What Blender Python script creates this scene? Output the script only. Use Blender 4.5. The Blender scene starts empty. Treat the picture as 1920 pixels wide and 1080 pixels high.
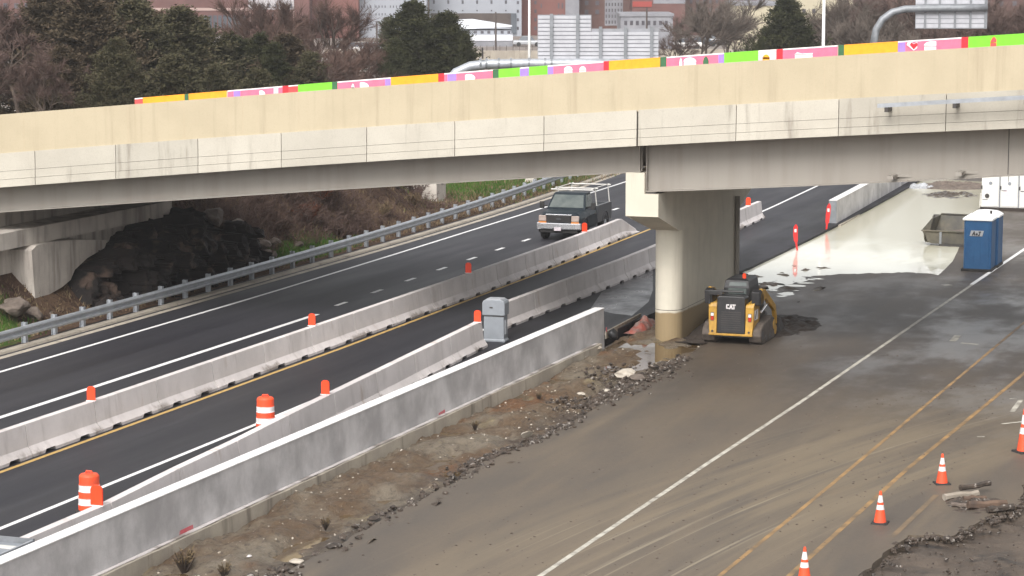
import bpy, bmesh, math, random
import numpy as np
from mathutils import Vector, Matrix
R = math.radians
random.seed(7)
rnd = random.random
def U(a, b): return a + (b - a) * random.random()

# ---------------------------------------------------------------- camera, world, sun, exposure
sc = bpy.context.scene
col = sc.collection
FPX, CAMH = 4600.0, 12.2
PITCH = math.atan(620 / FPX)
YAW = math.atan(1690 * math.cos(PITCH) / FPX)
cd = bpy.data.cameras.new('camera'); cam = bpy.data.objects.new('camera', cd); col.objects.link(cam)
cd.sensor_width = 36.0; cd.lens = 36.0 * FPX / 1920.0
cd.clip_start = 0.5; cd.clip_end = 5000
cam.location = (0, 0, CAMH)
cam.rotation_euler = (math.pi / 2 - PITCH, 0, YAW)
sc.camera = cam

SUN_EL, SUN_AZ = R(44), R(178)      # azimuth clockwise from +Y: the soft light comes from behind the camera
w = bpy.data.worlds.new('World'); sc.world = w; w.use_nodes = True
wn = w.node_tree; wn.nodes.clear()
sky = wn.nodes.new('ShaderNodeTexSky'); sky.sky_type = 'NISHITA'; sky.sun_disc = False
sky.sun_elevation = SUN_EL; sky.sun_rotation = SUN_AZ; sky.dust_density = 4.0; sky.air_density = 1.2
hs = wn.nodes.new('ShaderNodeHueSaturation'); hs.inputs['Saturation'].default_value = 0.10
bg = wn.nodes.new('ShaderNodeBackground'); bg.inputs[1].default_value = 0.15
wo = wn.nodes.new('ShaderNodeOutputWorld')
wn.links.new(sky.outputs[0], hs.inputs['Color']); wn.links.new(hs.outputs[0], bg.inputs[0]); wn.links.new(bg.outputs[0], wo.inputs[0])
sl = bpy.data.lights.new('sun', 'SUN'); sl.energy = 1.25; sl.angle = R(28); sl.color = (1.0, 0.965, 0.92)
sun = bpy.data.objects.new('sun', sl); col.objects.link(sun)
sdir = Vector((math.sin(SUN_AZ) * math.cos(SUN_EL), math.cos(SUN_AZ) * math.cos(SUN_EL), math.sin(SUN_EL)))
sun.rotation_euler = (-sdir).to_track_quat('-Z', 'Y').to_euler()
sc.view_settings.view_transform = 'Standard'; sc.view_settings.look = 'None'
sc.view_settings.exposure = 0.68; sc.view_settings.gamma = 1.0
sc.cycles.max_bounces = 6; sc.cycles.diffuse_bounces = 3; sc.cycles.glossy_bounces = 3

# ---------------------------------------------------------------- photo pixel -> point in the place
_f = np.array([-math.sin(YAW) * math.cos(PITCH), math.cos(YAW) * math.cos(PITCH), -math.sin(PITCH)])
_r = np.array([math.cos(YAW), math.sin(YAW), 0.0]); _u = np.cross(_r, _f); _c = np.array([0, 0, CAMH])
def ray(x, y): return _f + _r * (x - 960) / FPX + _u * (540 - y) / FPX
def P(x, y, z=0.0):
    q = ray(x, y); return _c + q * (z - CAMH) / q[2]
def PYc(x, y, Y):
    q = ray(x, y); return _c + q * Y / q[1]
def PXc(x, y, X):
    q = ray(x, y); return _c + q * X / q[0]
def PD(x, y, d): return _c + ray(x, y) * d
def proj(v):
    v = np.array(v, float) - _c; d = v @ _f; return 960 + FPX * (v @ _r) / d, 540 - FPX * (v @ _u) / d

# ---------------------------------------------------------------- materials
MATS = {}
def mat(name, c1, c2=None, rough=0.7, scale=2.0, detail=6, stretch=(1, 1, 1), c3=None, scale3=0.5, bump=0.0, bscale=20,
        metal=0.0, spec=0.5, world=True, r2=None, lo=0.35, hi=0.65, lo3=0.5, hi3=0.7, rnd_amt=0.0):
    m = bpy.data.materials.new(name); m.use_nodes = True
    nt = m.node_tree; N = nt.nodes; L = nt.links
    b = N['Principled BSDF']
    b.inputs['Roughness'].default_value = rough; b.inputs['Metallic'].default_value = metal
    b.inputs['Specular IOR Level'].default_value = spec
    b.inputs['Base Color'].default_value = (*c1, 1)
    if world: src = N.new('ShaderNodeNewGeometry').outputs['Position']
    else: src = N.new('ShaderNodeTexCoord').outputs['Object']
    mp = N.new('ShaderNodeMapping'); mp.inputs['Scale'].default_value = stretch; L.new(src, mp.inputs[0])
    out = None
    if c2:
        n = N.new('ShaderNodeTexNoise'); n.inputs['Scale'].default_value = scale; n.inputs['Detail'].default_value = detail
        n.inputs['Roughness'].default_value = 0.62
        L.new(mp.outputs[0], n.inputs['Vector'])
        r = N.new('ShaderNodeMapRange'); r.inputs[1].default_value = lo; r.inputs[2].default_value = hi
        L.new(n.outputs[0], r.inputs[0])
        mx = N.new('ShaderNodeMix'); mx.data_type = 'RGBA'
        mx.inputs[6].default_value = (*c1, 1); mx.inputs[7].default_value = (*c2, 1)
        L.new(r.outputs[0], mx.inputs[0]); out = mx.outputs[2]
        if r2 is not None:
            rr = N.new('ShaderNodeMapRange'); rr.inputs[3].default_value = rough; rr.inputs[4].default_value = r2
            L.new(r.outputs[0], rr.inputs[0]); L.new(rr.outputs[0], b.inputs['Roughness'])
    if c3:
        n = N.new('ShaderNodeTexNoise'); n.inputs['Scale'].default_value = scale3; n.inputs['Detail'].default_value = 5
        L.new(mp.outputs[0], n.inputs['Vector'])
        r = N.new('ShaderNodeMapRange'); r.inputs[1].default_value = lo3; r.inputs[2].default_value = hi3
        L.new(n.outputs[0], r.inputs[0])
        mx = N.new('ShaderNodeMix'); mx.data_type = 'RGBA'
        if out: L.new(out, mx.inputs[6])
        else: mx.inputs[6].default_value = (*c1, 1)
        mx.inputs[7].default_value = (*c3, 1)
        L.new(r.outputs[0], mx.inputs[0]); out = mx.outputs[2]
    if rnd_amt and out:
        oi = N.new('ShaderNodeObjectInfo'); h = N.new('ShaderNodeHueSaturation')
        r = N.new('ShaderNodeMapRange'); r.inputs[3].default_value = 1 - rnd_amt; r.inputs[4].default_value = 1 + rnd_amt
        L.new(oi.outputs['Random'], r.inputs[0]); L.new(r.outputs[0], h.inputs['Value']); L.new(out, h.inputs['Color']); out = h.outputs[0]
    if out: L.new(out, b.inputs['Base Color'])
    if bump:
        n = N.new('ShaderNodeTexNoise'); n.inputs['Scale'].default_value = bscale; n.inputs['Detail'].default_value = 6
        L.new(src, n.inputs['Vector'])
        bp = N.new('ShaderNodeBump'); bp.inputs['Strength'].default_value = bump; bp.inputs['Distance'].default_value = 0.03
        L.new(n.outputs[0], bp.inputs['Height']); L.new(bp.outputs[0], b.inputs['Normal'])
    MATS[name] = m
    return m
class G:
    """tiny helper for hand-made node graphs"""
    def __init__(s, name):
        s.m = bpy.data.materials.new(name); s.m.use_nodes = True; s.nt = s.m.node_tree; s.N = s.nt.nodes; s.L = s.nt.links
        s.b = s.N['Principled BSDF']; s.pos = s.N.new('ShaderNodeNewGeometry').outputs['Position']
        MATS[name] = s.m
        sp = s.N.new('ShaderNodeSeparateXYZ'); s.L.new(s.pos, sp.inputs[0]); s.x, s.y, s.z = sp.outputs
    def put(s, sock, v):
        if isinstance(v, (int, float)): sock.default_value = v
        elif isinstance(v, tuple): sock.default_value = (*v, 1) if len(sock.default_value) == 4 and len(v) == 3 else v
        else: s.L.new(v, sock)
    def math(s, op, a, b=0.0, clamp=False):
        n = s.N.new('ShaderNodeMath'); n.operation = op; n.use_clamp = clamp; s.put(n.inputs[0], a); s.put(n.inputs[1], b); return n.outputs[0]
    def noise(s, scale, stretch=(1, 1, 1), detail=6, vec=None, rough=0.6, rot=0.0):
        mp = s.N.new('ShaderNodeMapping'); mp.inputs['Scale'].default_value = stretch; mp.inputs['Rotation'].default_value = (0, 0, rot); s.L.new(vec or s.pos, mp.inputs[0])
        n = s.N.new('ShaderNodeTexNoise'); n.inputs['Scale'].default_value = scale; n.inputs['Detail'].default_value = detail
        n.inputs['Roughness'].default_value = rough; s.L.new(mp.outputs[0], n.inputs['Vector']); return n.outputs[0]
    def rng(s, v, a, b, c=0.0, d=1.0):
        n = s.N.new('ShaderNodeMapRange'); n.interpolation_type = 'SMOOTHSTEP'
        s.put(n.inputs[0], v)
        for i, k in enumerate((a, b, c, d)): n.inputs[i + 1].default_value = k
        return n.outputs[0]
    def mix(s, f, a, b):
        n = s.N.new('ShaderNodeMix'); n.data_type = 'RGBA'; s.put(n.inputs[0], f); s.put(n.inputs[6], a); s.put(n.inputs[7], b); return n.outputs[2]
    def comb(s, x, y, z=0.0):
        n = s.N.new('ShaderNodeCombineXYZ'); s.put(n.inputs[0], x); s.put(n.inputs[1], y); s.put(n.inputs[2], z); return n.outputs[0]
    def bump(s, h, strength=0.4, dist=0.03):
        n = s.N.new('ShaderNodeBump'); n.inputs['Strength'].default_value = strength; n.inputs['Distance'].default_value = dist
        s.L.new(h, n.inputs['Height']); s.L.new(n.outputs[0], s.b.inputs['Normal'])

# left carriageway asphalt
g = G('asphalt')
n1 = g.noise(0.35, (1.0, 0.12, 1)); n2 = g.noise(60, detail=3); n3 = g.noise(0.9, (1, 0.04, 1))
c = g.mix(g.rng(n1, .3, .7), (.014, .0135, .018), (.024, .023, .029))
c = g.mix(g.rng(n3, .52, .68), c, (.033, .031, .037))
c = g.mix(g.math('MULTIPLY', g.rng(n2, .4, .7), .3), c, (.044, .042, .047))
n5 = g.noise(2.4, (1, .012, 1), detail=4)
c = g.mix(g.math('MULTIPLY', g.rng(n5, .52, .70), .5), c, (.014, .013, .015))
wp_ = g.math('ABSOLUTE', g.math('SUBTRACT', g.math('FRACT', g.math('MULTIPLY', g.math('ADD', g.x, 39.0), 1 / 1.9)), .5))
c = g.mix(g.math('MULTIPLY', g.rng(wp_, .5, .2), .22), c, (.047, .045, .050))
right = g.rng(g.x, -28.6, -27.2)
blot = g.noise(0.5, (1, .5, 1))
c = g.mix(g.math('MULTIPLY', right, g.rng(blot, .42, .6)), c, (.015, .014, .016))
g.L.new(c, g.b.inputs['Base Color'])
g.L.new(g.rng(n1, .3, .7, .50, .68), g.b.inputs['Roughness']); g.bump(n2, .25, .01); g.b.inputs['Specular IOR Level'].default_value = .28
# right construction pavement, muddy and wet
g = G('muddy_pavement')
n1 = g.noise(0.22, (1.2, .35, 1)); n2 = g.noise(50, detail=3); n3 = g.noise(0.6, (1.5, .12, 1)); n4 = g.noise(.12, (1, .5, 1))
c = g.mix(g.rng(n1, .35, .65), (.074, .061, .050), (.125, .095, .066))
c = g.mix(g.rng(n3, .45, .72), c, (.134, .102, .069))
c = g.mix(g.math('MULTIPLY', g.rng(n2, .4, .7), .3), c, (.14, .12, .10))
grit = g.noise(9, detail=8, rough=.8)
c = g.mix(g.math('MULTIPLY', g.rng(grit, .52, .66), .38), c, (.045, .038, .032))
c = g.mix(g.math('MULTIPLY', g.rng(grit, .44, .34), .3), c, (.17, .14, .105))
# curved mud tracks sweeping across the lanes
cx, cy = -48.0, -2.0
dx = g.math('SUBTRACT', 64.0, g.x); dy = g.math('SUBTRACT', g.y, 36.0)
rad = g.math('SQRT', g.math('ADD', g.math('MULTIPLY', dx, dx), g.math('MULTIPLY', dy, dy)))
ang = g.math('ARCTAN2', dy, dx)
tr = g.noise(1.0, detail=4, vec=g.comb(g.math('MULTIPLY', rad, 1.5), g.math('MULTIPLY', ang, 5.0)))
band = g.math('MULTIPLY', g.rng(rad, 76.2, 77.6), g.rng(rad, 84.5, 80.5))
band = g.math('MULTIPLY', band, g.rng(g.y, 78, 66))
c = g.mix(g.math('MULTIPLY', band, g.rng(tr, .40, .62, .15, .85)), c, (.180, .140, .092))
fine = g.noise(1.0, detail=3, vec=g.comb(g.math('MULTIPLY', rad, 5.0), g.math('MULTIPLY', ang, 4.0)))
c = g.mix(g.math('MULTIPLY', band, g.rng(fine, .60, .72, 0, .6)), c, (.30, .25, .175))
# wet by the puddle; base colour also darker brown under the bridge
dark_brown = g.math('MULTIPLY', g.rng(g.y, 58, 74), g.rng(g.noise(.35, (1, .5, 1)), .25, .62, .45, 1))
c = g.mix(g.math('MULTIPLY', dark_brown, .58), c, (.040, .031, .026))
orange = g.noise(.3, (1, .8, 1)); c = g.mix(g.math('MULTIPLY', g.rng(orange, .62, .78), .30), c, (.15, .095, .05))
g.L.new(c, g.b.inputs['Base Color'])
wet = g.noise(.28, (1, .6, 1)); wetf = g.math('MULTIPLY', g.rng(g.math('ADD', wet, g.math('MULTIPLY', g.noise(1.6, (1, .5, 1)), .3)), .48, .85), g.math('MULTIPLY', g.rng(g.y, 56, 72, .35, 1), g.rng(g.x, -19, -13, .55, 1)))
g.L.new(g.rng(wetf, 0, 1, .62, .33), g.b.inputs['Roughness']); g.bump(g.math('ADD', n2, g.math('MULTIPLY', tr, .6)), .22, .012)
# dirt strip
g = G('dirt')
n1 = g.noise(.55, (1, .55, 1)); n2 = g.noise(7, detail=8, rough=.72); n3 = g.noise(.35, (1.3, .5, 1)); n4 = g.noise(28, detail=4, rough=.7)
c = g.mix(g.rng(n1, .40, .60), (.190, .155, .112), (.120, .075, .040))
c = g.mix(g.rng(n3, .54, .66), c, (.155, .072, .028))
c = g.mix(g.math('MULTIPLY', g.math('MULTIPLY', g.rng(g.x, -22.0, -21.1), g.rng(g.noise(1.1, (1, .7, 1)), .38, .55)), .85), c, (.060, .042, .030))
c = g.mix(g.rng(n2, .50, .66), c, (.055, .038, .026))
c = g.mix(g.rng(n4, .62, .70), c, (.40, .37, .33))
c = g.mix(g.rng(g.noise(.8, (1, .6, 1)), .60, .70), c, (.22, .175, .10))
g.L.new(c, g.b.inputs['Base Color'])
g.L.new(g.rng(g.noise(.7), .35, .6, .85, .35), g.b.inputs['Roughness']); g.bump(g.math('ADD', n2, n4), .8, .06)
# embankment
mat('grey_mud', (.115, .088, .066), (.055, .040, .030), scale=.9, detail=8, rough=.7, c3=(.030, .024, .020), scale3=1.6, lo3=.54, hi3=.68, r2=.4, bump=.9, bscale=9)
# slope
g = G('embankment')
n1 = g.noise(.45); n2 = g.noise(3.5, detail=8, rough=.72); n4 = g.noise(14, detail=5, rough=.75)
c = g.mix(g.rng(n1, .4, .6), (.15, .098, .066), (.095, .060, .046))
c = g.mix(g.rng(n2, .48, .66), c, (.045, .030, .025))
c = g.mix(g.rng(n4, .60, .70), c, (.29, .22, .16))
def gpatch(cx, cy, sx, sy):
    a = g.math('DIVIDE', g.math('SUBTRACT', g.x, cx), sx); b_ = g.math('DIVIDE', g.math('SUBTRACT', g.y, cy), sy)
    d = g.math('ADD', g.math('MULTIPLY', a, a), g.math('MULTIPLY', b_, b_))
    return g.rng(g.math('ADD', d, g.math('MULTIPLY', g.math('SUBTRACT', g.noise(1.1), .5), 1.6)), 1.25, .75)
grass = g.math('MAXIMUM', gpatch(-42.6, 92.5, .9, 4.5), g.math('MAXIMUM', gpatch(-43.6, 64.5, 2.4, 6.0), gpatch(-48.5, 126, 6.5, 14)))
gc = g.mix(g.rng(n2, .4, .6), (.050, .105, .018), (.085, .145, .03))
c = g.mix(grass, c, gc)
far = g.rng(g.y, 140, 175)
c = g.mix(far, c, g.mix(g.rng(g.noise(.08), .4, .6), (.17, .13, .095), (.12, .10, .075)))
g.L.new(c, g.b.inputs['Base Color']); g.b.inputs['Roughness'].default_value = .95; g.b.inputs['Specular IOR Level'].default_value = .1
g.bump(g.math('ADD', n2, n4), .9, .12)
# muddy water
g = G('muddy_water')
n1 = g.noise(.25, (1, .6, 1)); n2 = g.noise(2.2, (1, 1.6, 1), detail=3)
g.L.new(g.mix(g.rng(g.math('ADD', g.y, g.math('MULTIPLY', n1, 8)), 104, 112), g.mix(g.rng(n1, .4, .65), (.84, .82, .70), (.76, .735, .61)), (.50, .47, .35)), g.b.inputs['Base Color'])  # near-white base colour stands in for reflected sky, painted darker at the far end
ridge = g.math('MULTIPLY', g.rng(g.math('ADD', g.y, g.math('MULTIPLY', g.noise(.5), 2.2)), 98.3, 99.4), g.rng(g.math('ADD', g.y, g.math('MULTIPLY', g.noise(.4), 2.0)), 102.6, 101.2))
g.L.new(g.math('ADD', g.math('MULTIPLY', g.math('MULTIPLY', ridge, g.rng(g.noise(1.5, (1, .3, 1)), .35, .6)), .15), .03), g.b.inputs['Roughness'])
g.L.new(g.math('ADD', g.math('MULTIPLY', g.math('MULTIPLY', ridge, g.rng(g.noise(1.5, (1, .3, 1)), .35, .6)), .15), g.rng(g.y, 100, 106, .035, .13)), g.b.inputs['Roughness']); g.b.inputs['IOR'].default_value = 1.45; g.bump(n2, .03, .01)
# concretes
def concrete(name, a, b_, dark, streak=.5, rough=.85, lo=.52, hi=.75, rust=None, st_s=(1, 1, .12), st_k=2.2):
    g = G(name)
    n1 = g.noise(.8); st = g.noise(st_k, st_s, detail=7); n3 = g.noise(30, detail=4)
    c = g.mix(g.rng(n1, .35, .65), a, b_)
    c = g.mix(g.math('MULTIPLY', g.rng(st, lo, hi), streak), c, dark)
    c = g.mix(g.math('MULTIPLY', g.rng(n3, .5, .7), .18), c, dark)
    if rust:
        tco = g.N.new('ShaderNodeTexCoord').outputs['Object']; so = g.N.new('ShaderNodeSeparateXYZ'); g.L.new(tco, so.inputs[0])
        gr_ = g.rng(g.math('SUBTRACT', so.outputs[2], g.math('MULTIPLY', g.noise(3.5, detail=8, rough=.75), .42)), .0, -.12); c = g.mix(g.math('MULTIPLY', g.math('MULTIPLY', gr_, g.rng(g.noise(.45), .52, .62)), .8), c, (.20, .165, .14))
        c = g.mix(g.math('MULTIPLY', g.rng(g.noise(.9, (1, 1, .6)), .5, .7), .25), c, (.36, .33, .31))
    if rust: c = g.mix(g.math('MULTIPLY', g.rng(g.noise(1.3, (1, 1, .3)), .62, .72), .5), c, rust)
    oi = g.N.new('ShaderNodeObjectInfo'); h = g.N.new('ShaderNodeHueSaturation')
    g.L.new(g.rng(oi.outputs['Random'], 0, 1, .90, 1.06), h.inputs['Value']); g.L.new(c, h.inputs['Color']); c = h.outputs[0]
    g.L.new(c, g.b.inputs['Base Color']); g.b.inputs['Roughness'].default_value = rough; g.bump(g.math('ADD', n3, st), .12, .01)
    return g
concrete('cream_concrete', (.495, .418, .290), (.530, .450, .315), (.33, .26, .175), .6, st_s=(1.4, 1, .07), lo=.50, hi=.80)
concrete('fascia_concrete', (.45, .415, .35), (.495, .46, .39), (.17, .14, .11), .65, lo=.54, hi=.76)
concrete('barrier_concrete', (.60, .555, .54), (.68, .63, .615), (.30, .26, .235), .45, rust=(.36, .26, .19))
concrete('wall_concrete', (.40, .385, .385), (.60, .58, .58), (.29, .275, .275), .5, lo=.40, hi=.72, st_s=(.8, .8, .45), st_k=1.3)
concrete('curb_concrete', (.33, .29, .24), (.42, .37, .30), (.14, .115, .09), .8)
concrete('abutment_concrete', (.50, .45, .40), (.58, .53, .47), (.16, .13, .11), .65, lo=.42, hi=.7)
g = G('pier_concrete')
n1 = g.noise(.8); st = g.noise(2, (1, 1, .1), detail=6)
c = g.mix(g.rng(n1, .35, .65), (.56, .52, .43), (.62, .57, .47)); c = g.mix(g.math('MULTIPLY', g.rng(st, .5, .75), .35), c, (.36, .32, .26))
c = g.mix(g.rng(g.math('ADD', g.z, g.math('MULTIPLY', n1, .25)), .86, .78), c, (.27, .20, .11))
g.L.new(c, g.b.inputs['Base Color']); g.b.inputs['Roughness'].default_value = .85
g = G('girder_paint')
st = g.noise(1.6, (1, 1, .1), detail=6)
c = g.mix(g.rng(st, .4, .8), (.285, .260, .228), (.235, .208, .180))
g.L.new(c, g.b.inputs['Base Color']); g.b.inputs['Roughness'].default_value = .6
mat('rock', (.018, .011, .009), (.005, .0035, .003), scale=1.6, c3=(.095, .062, .046), scale3=1.1, lo3=.57, hi3=.70, bump=.9, bscale=5, rough=.85)
mat('boulder', (.17, .135, .11), (.09, .07, .058), scale=3, bump=.8, bscale=6, rough=.9)
mat('white_paint', (.78, .77, .76), (.60, .58, .56), scale=9, lo=.45, hi=.75, rough=.6)
mat('worn_white_paint', (.52, .49, .42), (.20, .175, .145), scale=3.5, lo=.40, hi=.70, rough=.6)
mat('yellow_paint', (.56, .36, .11), (.40, .26, .09), scale=7, rough=.6)
mat('worn_orange_paint', (.36, .21, .08), (.125, .090, .055), scale=1.4, lo=.35, hi=.68, rough=.6)
mat('faint_orange_paint', (.20, .135, .075), (.11, .085, .06), scale=1.4, lo=.35, hi=.62, rough=.6)
mat('galvanised', (.44, .46, .49), (.33, .345, .37), scale=3, rough=.42, metal=.35)
mat('galvanised_dark', (.27, .28, .30), (.20, .21, .22), scale=3, rough=.5, metal=.3)
mat('orange_plastic', (.86, .085, .024), (.52, .075, .035), scale=3.5, detail=8, rough=.55, lo=.45, hi=.8)
mat('marker_orange', (.95, .060, .012), rough=.45)
mat('reflective_white', (.74, .70, .70), (.48, .44, .42), scale=4, detail=8, lo=.48, hi=.78, rough=.5)
mat('black_rubber', (.020, .020, .021), (.035, .032, .030), scale=6, rough=.85)
mat('dark_steel', (.035, .034, .034), (.06, .05, .045), scale=5, rough=.6)
mat('truck_paint', (.010, .017, .023), (.014, .021, .027), scale=2, rough=.4, spec=.25, world=False)
mat('truck_silver', (.075, .078, .085), (.055, .058, .062), scale=2, rough=.3, world=False)
mat('chrome', (.78, .78, .80), rough=.22, metal=.75)
mat('glass', (.065, .080, .078), (.12, .135, .125), scale=1.5, rough=.08, spec=.8, world=False)
mat('headlamp', (.46, .38, .34), (.36, .28, .24), scale=5, rough=.15)
mat('amber_lamp', (.55, .20, .05), rough=.3)
mat('rack_white', (.62, .60, .56), rough=.45)
mat('plate', (.72, .66, .68), (.55, .48, .52), scale=12, rough=.5)
mat('loader_yellow', (.50, .28, .035), (.30, .165, .030), scale=3, rough=.45, world=False)
mat('loader_black', (.016, .016, .018), (.030, .028, .028), scale=4, rough=.45)
mat('track_rubber', (.115, .092, .075), (.06, .048, .04), scale=5, rough=.9)
mat('red_lamp', (.45, .03, .015), rough=.3)
mat('toilet_blue', (.028, .105, .235), (.022, .085, .20), scale=2, rough=.42, world=False)
mat('toilet_white', (.86, .86, .84), rough=.45)
mat('hopper_green', (.070, .068, .050), (.125, .108, .078), scale=2.5, c3=(.055, .05, .045), scale3=1.2, rough=.65)
mat('trailer_white', (.72, .71, .68), (.64, .63, .60), scale=2, rough=.45)
mat('grey_plastic', (.245, .262, .285), (.215, .23, .25), scale=3, rough=.5)
mat('light_grey_plastic', (.36, .37, .39), rough=.5)
mat('bark', (.10, .075, .058), (.055, .04, .032), scale=4, rough=.95, stretch=(1, 1, .2))
mat('pale_bark', (.17, .135, .11), (.10, .078, .065), scale=4, rough=.95)
def leafmat(name, a, b_, c3_):
    g = G(name)
    tc = g.N.new('ShaderNodeTexCoord').outputs['Object']
    n = g.noise(.55, vec=tc, detail=3); n2 = g.noise(2.3, vec=tc)
    c = g.mix(g.rng(n, .4, .62), a, b_); c = g.mix(g.rng(n2, .52, .72), c, c3_)
    g.L.new(c, g.b.inputs['Base Color']); g.b.inputs['Roughness'].default_value = .9; g.b.inputs['Specular IOR Level'].default_value = .12
leafmat('cedar', (.062, .058, .032), (.086, .078, .044), (.120, .092, .060))
leafmat('brown_cedar', (.070, .054, .035), (.090, .068, .044), (.115, .080, .055))
leafmat('dark_cedar', (.034, .037, .018), (.050, .052, .024), (.070, .064, .032))
leafmat('twigs', (.095, .064, .055), (.125, .084, .072), (.15, .105, .09))
leafmat('red_twigs', (.112, .070, .056), (.095, .062, .052), (.150, .092, .074))
leafmat('grey_twigs', (.105, .085, .072), (.135, .11, .092), (.17, .14, .118))
leafmat('rust_leaves', (.16, .060, .035), (.11, .045, .03), (.21, .10, .06))
leafmat('dry_weeds', (.20, .15, .09), (.15, .10, .06), (.27, .20, .12))
leafmat('grass_blades', (.050, .115, .018), (.075, .150, .028), (.12, .15, .045))
mat('asphalt_chunk', (.026, .020, .016), (.080, .057, .042), scale=5, rough=.6, c3=(.30, .27, .24), scale3=9, lo3=.58, hi3=.68, bump=.6, bscale=14)
mat('pale_stone', (.52, .47, .40), (.33, .28, .22), scale=5, rough=.8)
mat('wood', (.13, .082, .055), (.06, .04, .03), scale=3, rough=.8)
mat('pale_wood', (.34, .30, .25), (.22, .18, .14), scale=3, rough=.8)
mat('red_sheet', (.28, .075, .055), (.22, .16, .14), scale=3, rough=.45)
mat('spray_red', (.55, .075, .095), (.45, .17, .18), scale=6, rough=.8)
mat('mud', (.040, .029, .022), (.022, .016, .013), scale=1.5, rough=.75, bump=.9, bscale=6)
mat('silver_sheet', (.52, .53, .55), (.25, .25, .26), scale=2, rough=.3)
# mural paints
for n_, c_ in dict(mural_pink=(.90, .155, .255), mural_orange=(.92, .36, .012), mural_green=(.19, .60, .030), mural_dark_green=(.035, .13, .055),
                   mural_red=(.60, .020, .035), mural_purple=(.33, .20, .58), mural_white=(.88, .80, .80), mural_grey=(.58, .55, .60), mural_coral=(.75, .07, .07)).items():
    mat(n_, c_, tuple(v * .86 for v in c_), scale=4, rough=.65)
# buildings
mat('brick_dark', (.155, .075, .066), (.125, .062, .056), scale=.5, rough=.9)
mat('brick_red', (.200, .088, .074), (.175, .078, .068), scale=.3, rough=.9)
mat('brick_brown', (.135, .072, .060), (.105, .060, .052), scale=.5, rough=.9)
mat('pale_panel', (.33, .345, .38), (.30, .315, .35), scale=.4, rough=.8)
mat('pink_panel', (.43, .41, .42), (.40, .38, .39), scale=.4, rough=.8)
mat('cream_wall', (.48, .43, .31), (.42, .37, .27), scale=.4, rough=.9)
mat('dark_glass', (.045, .055, .068), (.085, .10, .12), scale=.3, rough=.3)
mat('window_glass', (.055, .05, .06), (.10, .095, .11), scale=.5, rough=.3)
mat('slate_roof', (.095, .11, .13), (.075, .085, .10), scale=.4, rough=.6)
mat('stone_trim', (.42, .30, .27), rough=.8)
mat('grey_wall', (.27, .27, .29), (.20, .20, .22), scale=.5, rough=.9)
mat('tent_white', (.70, .71, .75), rough=.5)
mat('dark_wall', (.07, .055, .05), (.10, .08, .07), scale=.7, rough=.9)
for n_, c_ in dict(car_white=(.72, .70, .68), car_dark=(.04, .045, .055), car_silver=(.36, .37, .39), car_red=(.30, .05, .04), car_tan=(.50, .44, .36)).items():
    mat(n_, c_, rough=.3)
mat('far_ground', (.22, .185, .16), (.165, .135, .12), scale=.07, c3=(.27, .24, .22), scale3=.03, rough=.95)
mat('pole_white', (.84, .84, .82), rough=.4)
mat('sign_aluminium', (.30, .305, .33), (.26, .265, .28), scale=1.5, rough=.5)
mat('sign_rib', (.50, .50, .53), (.42, .42, .45), scale=2, rough=.5)

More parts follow.
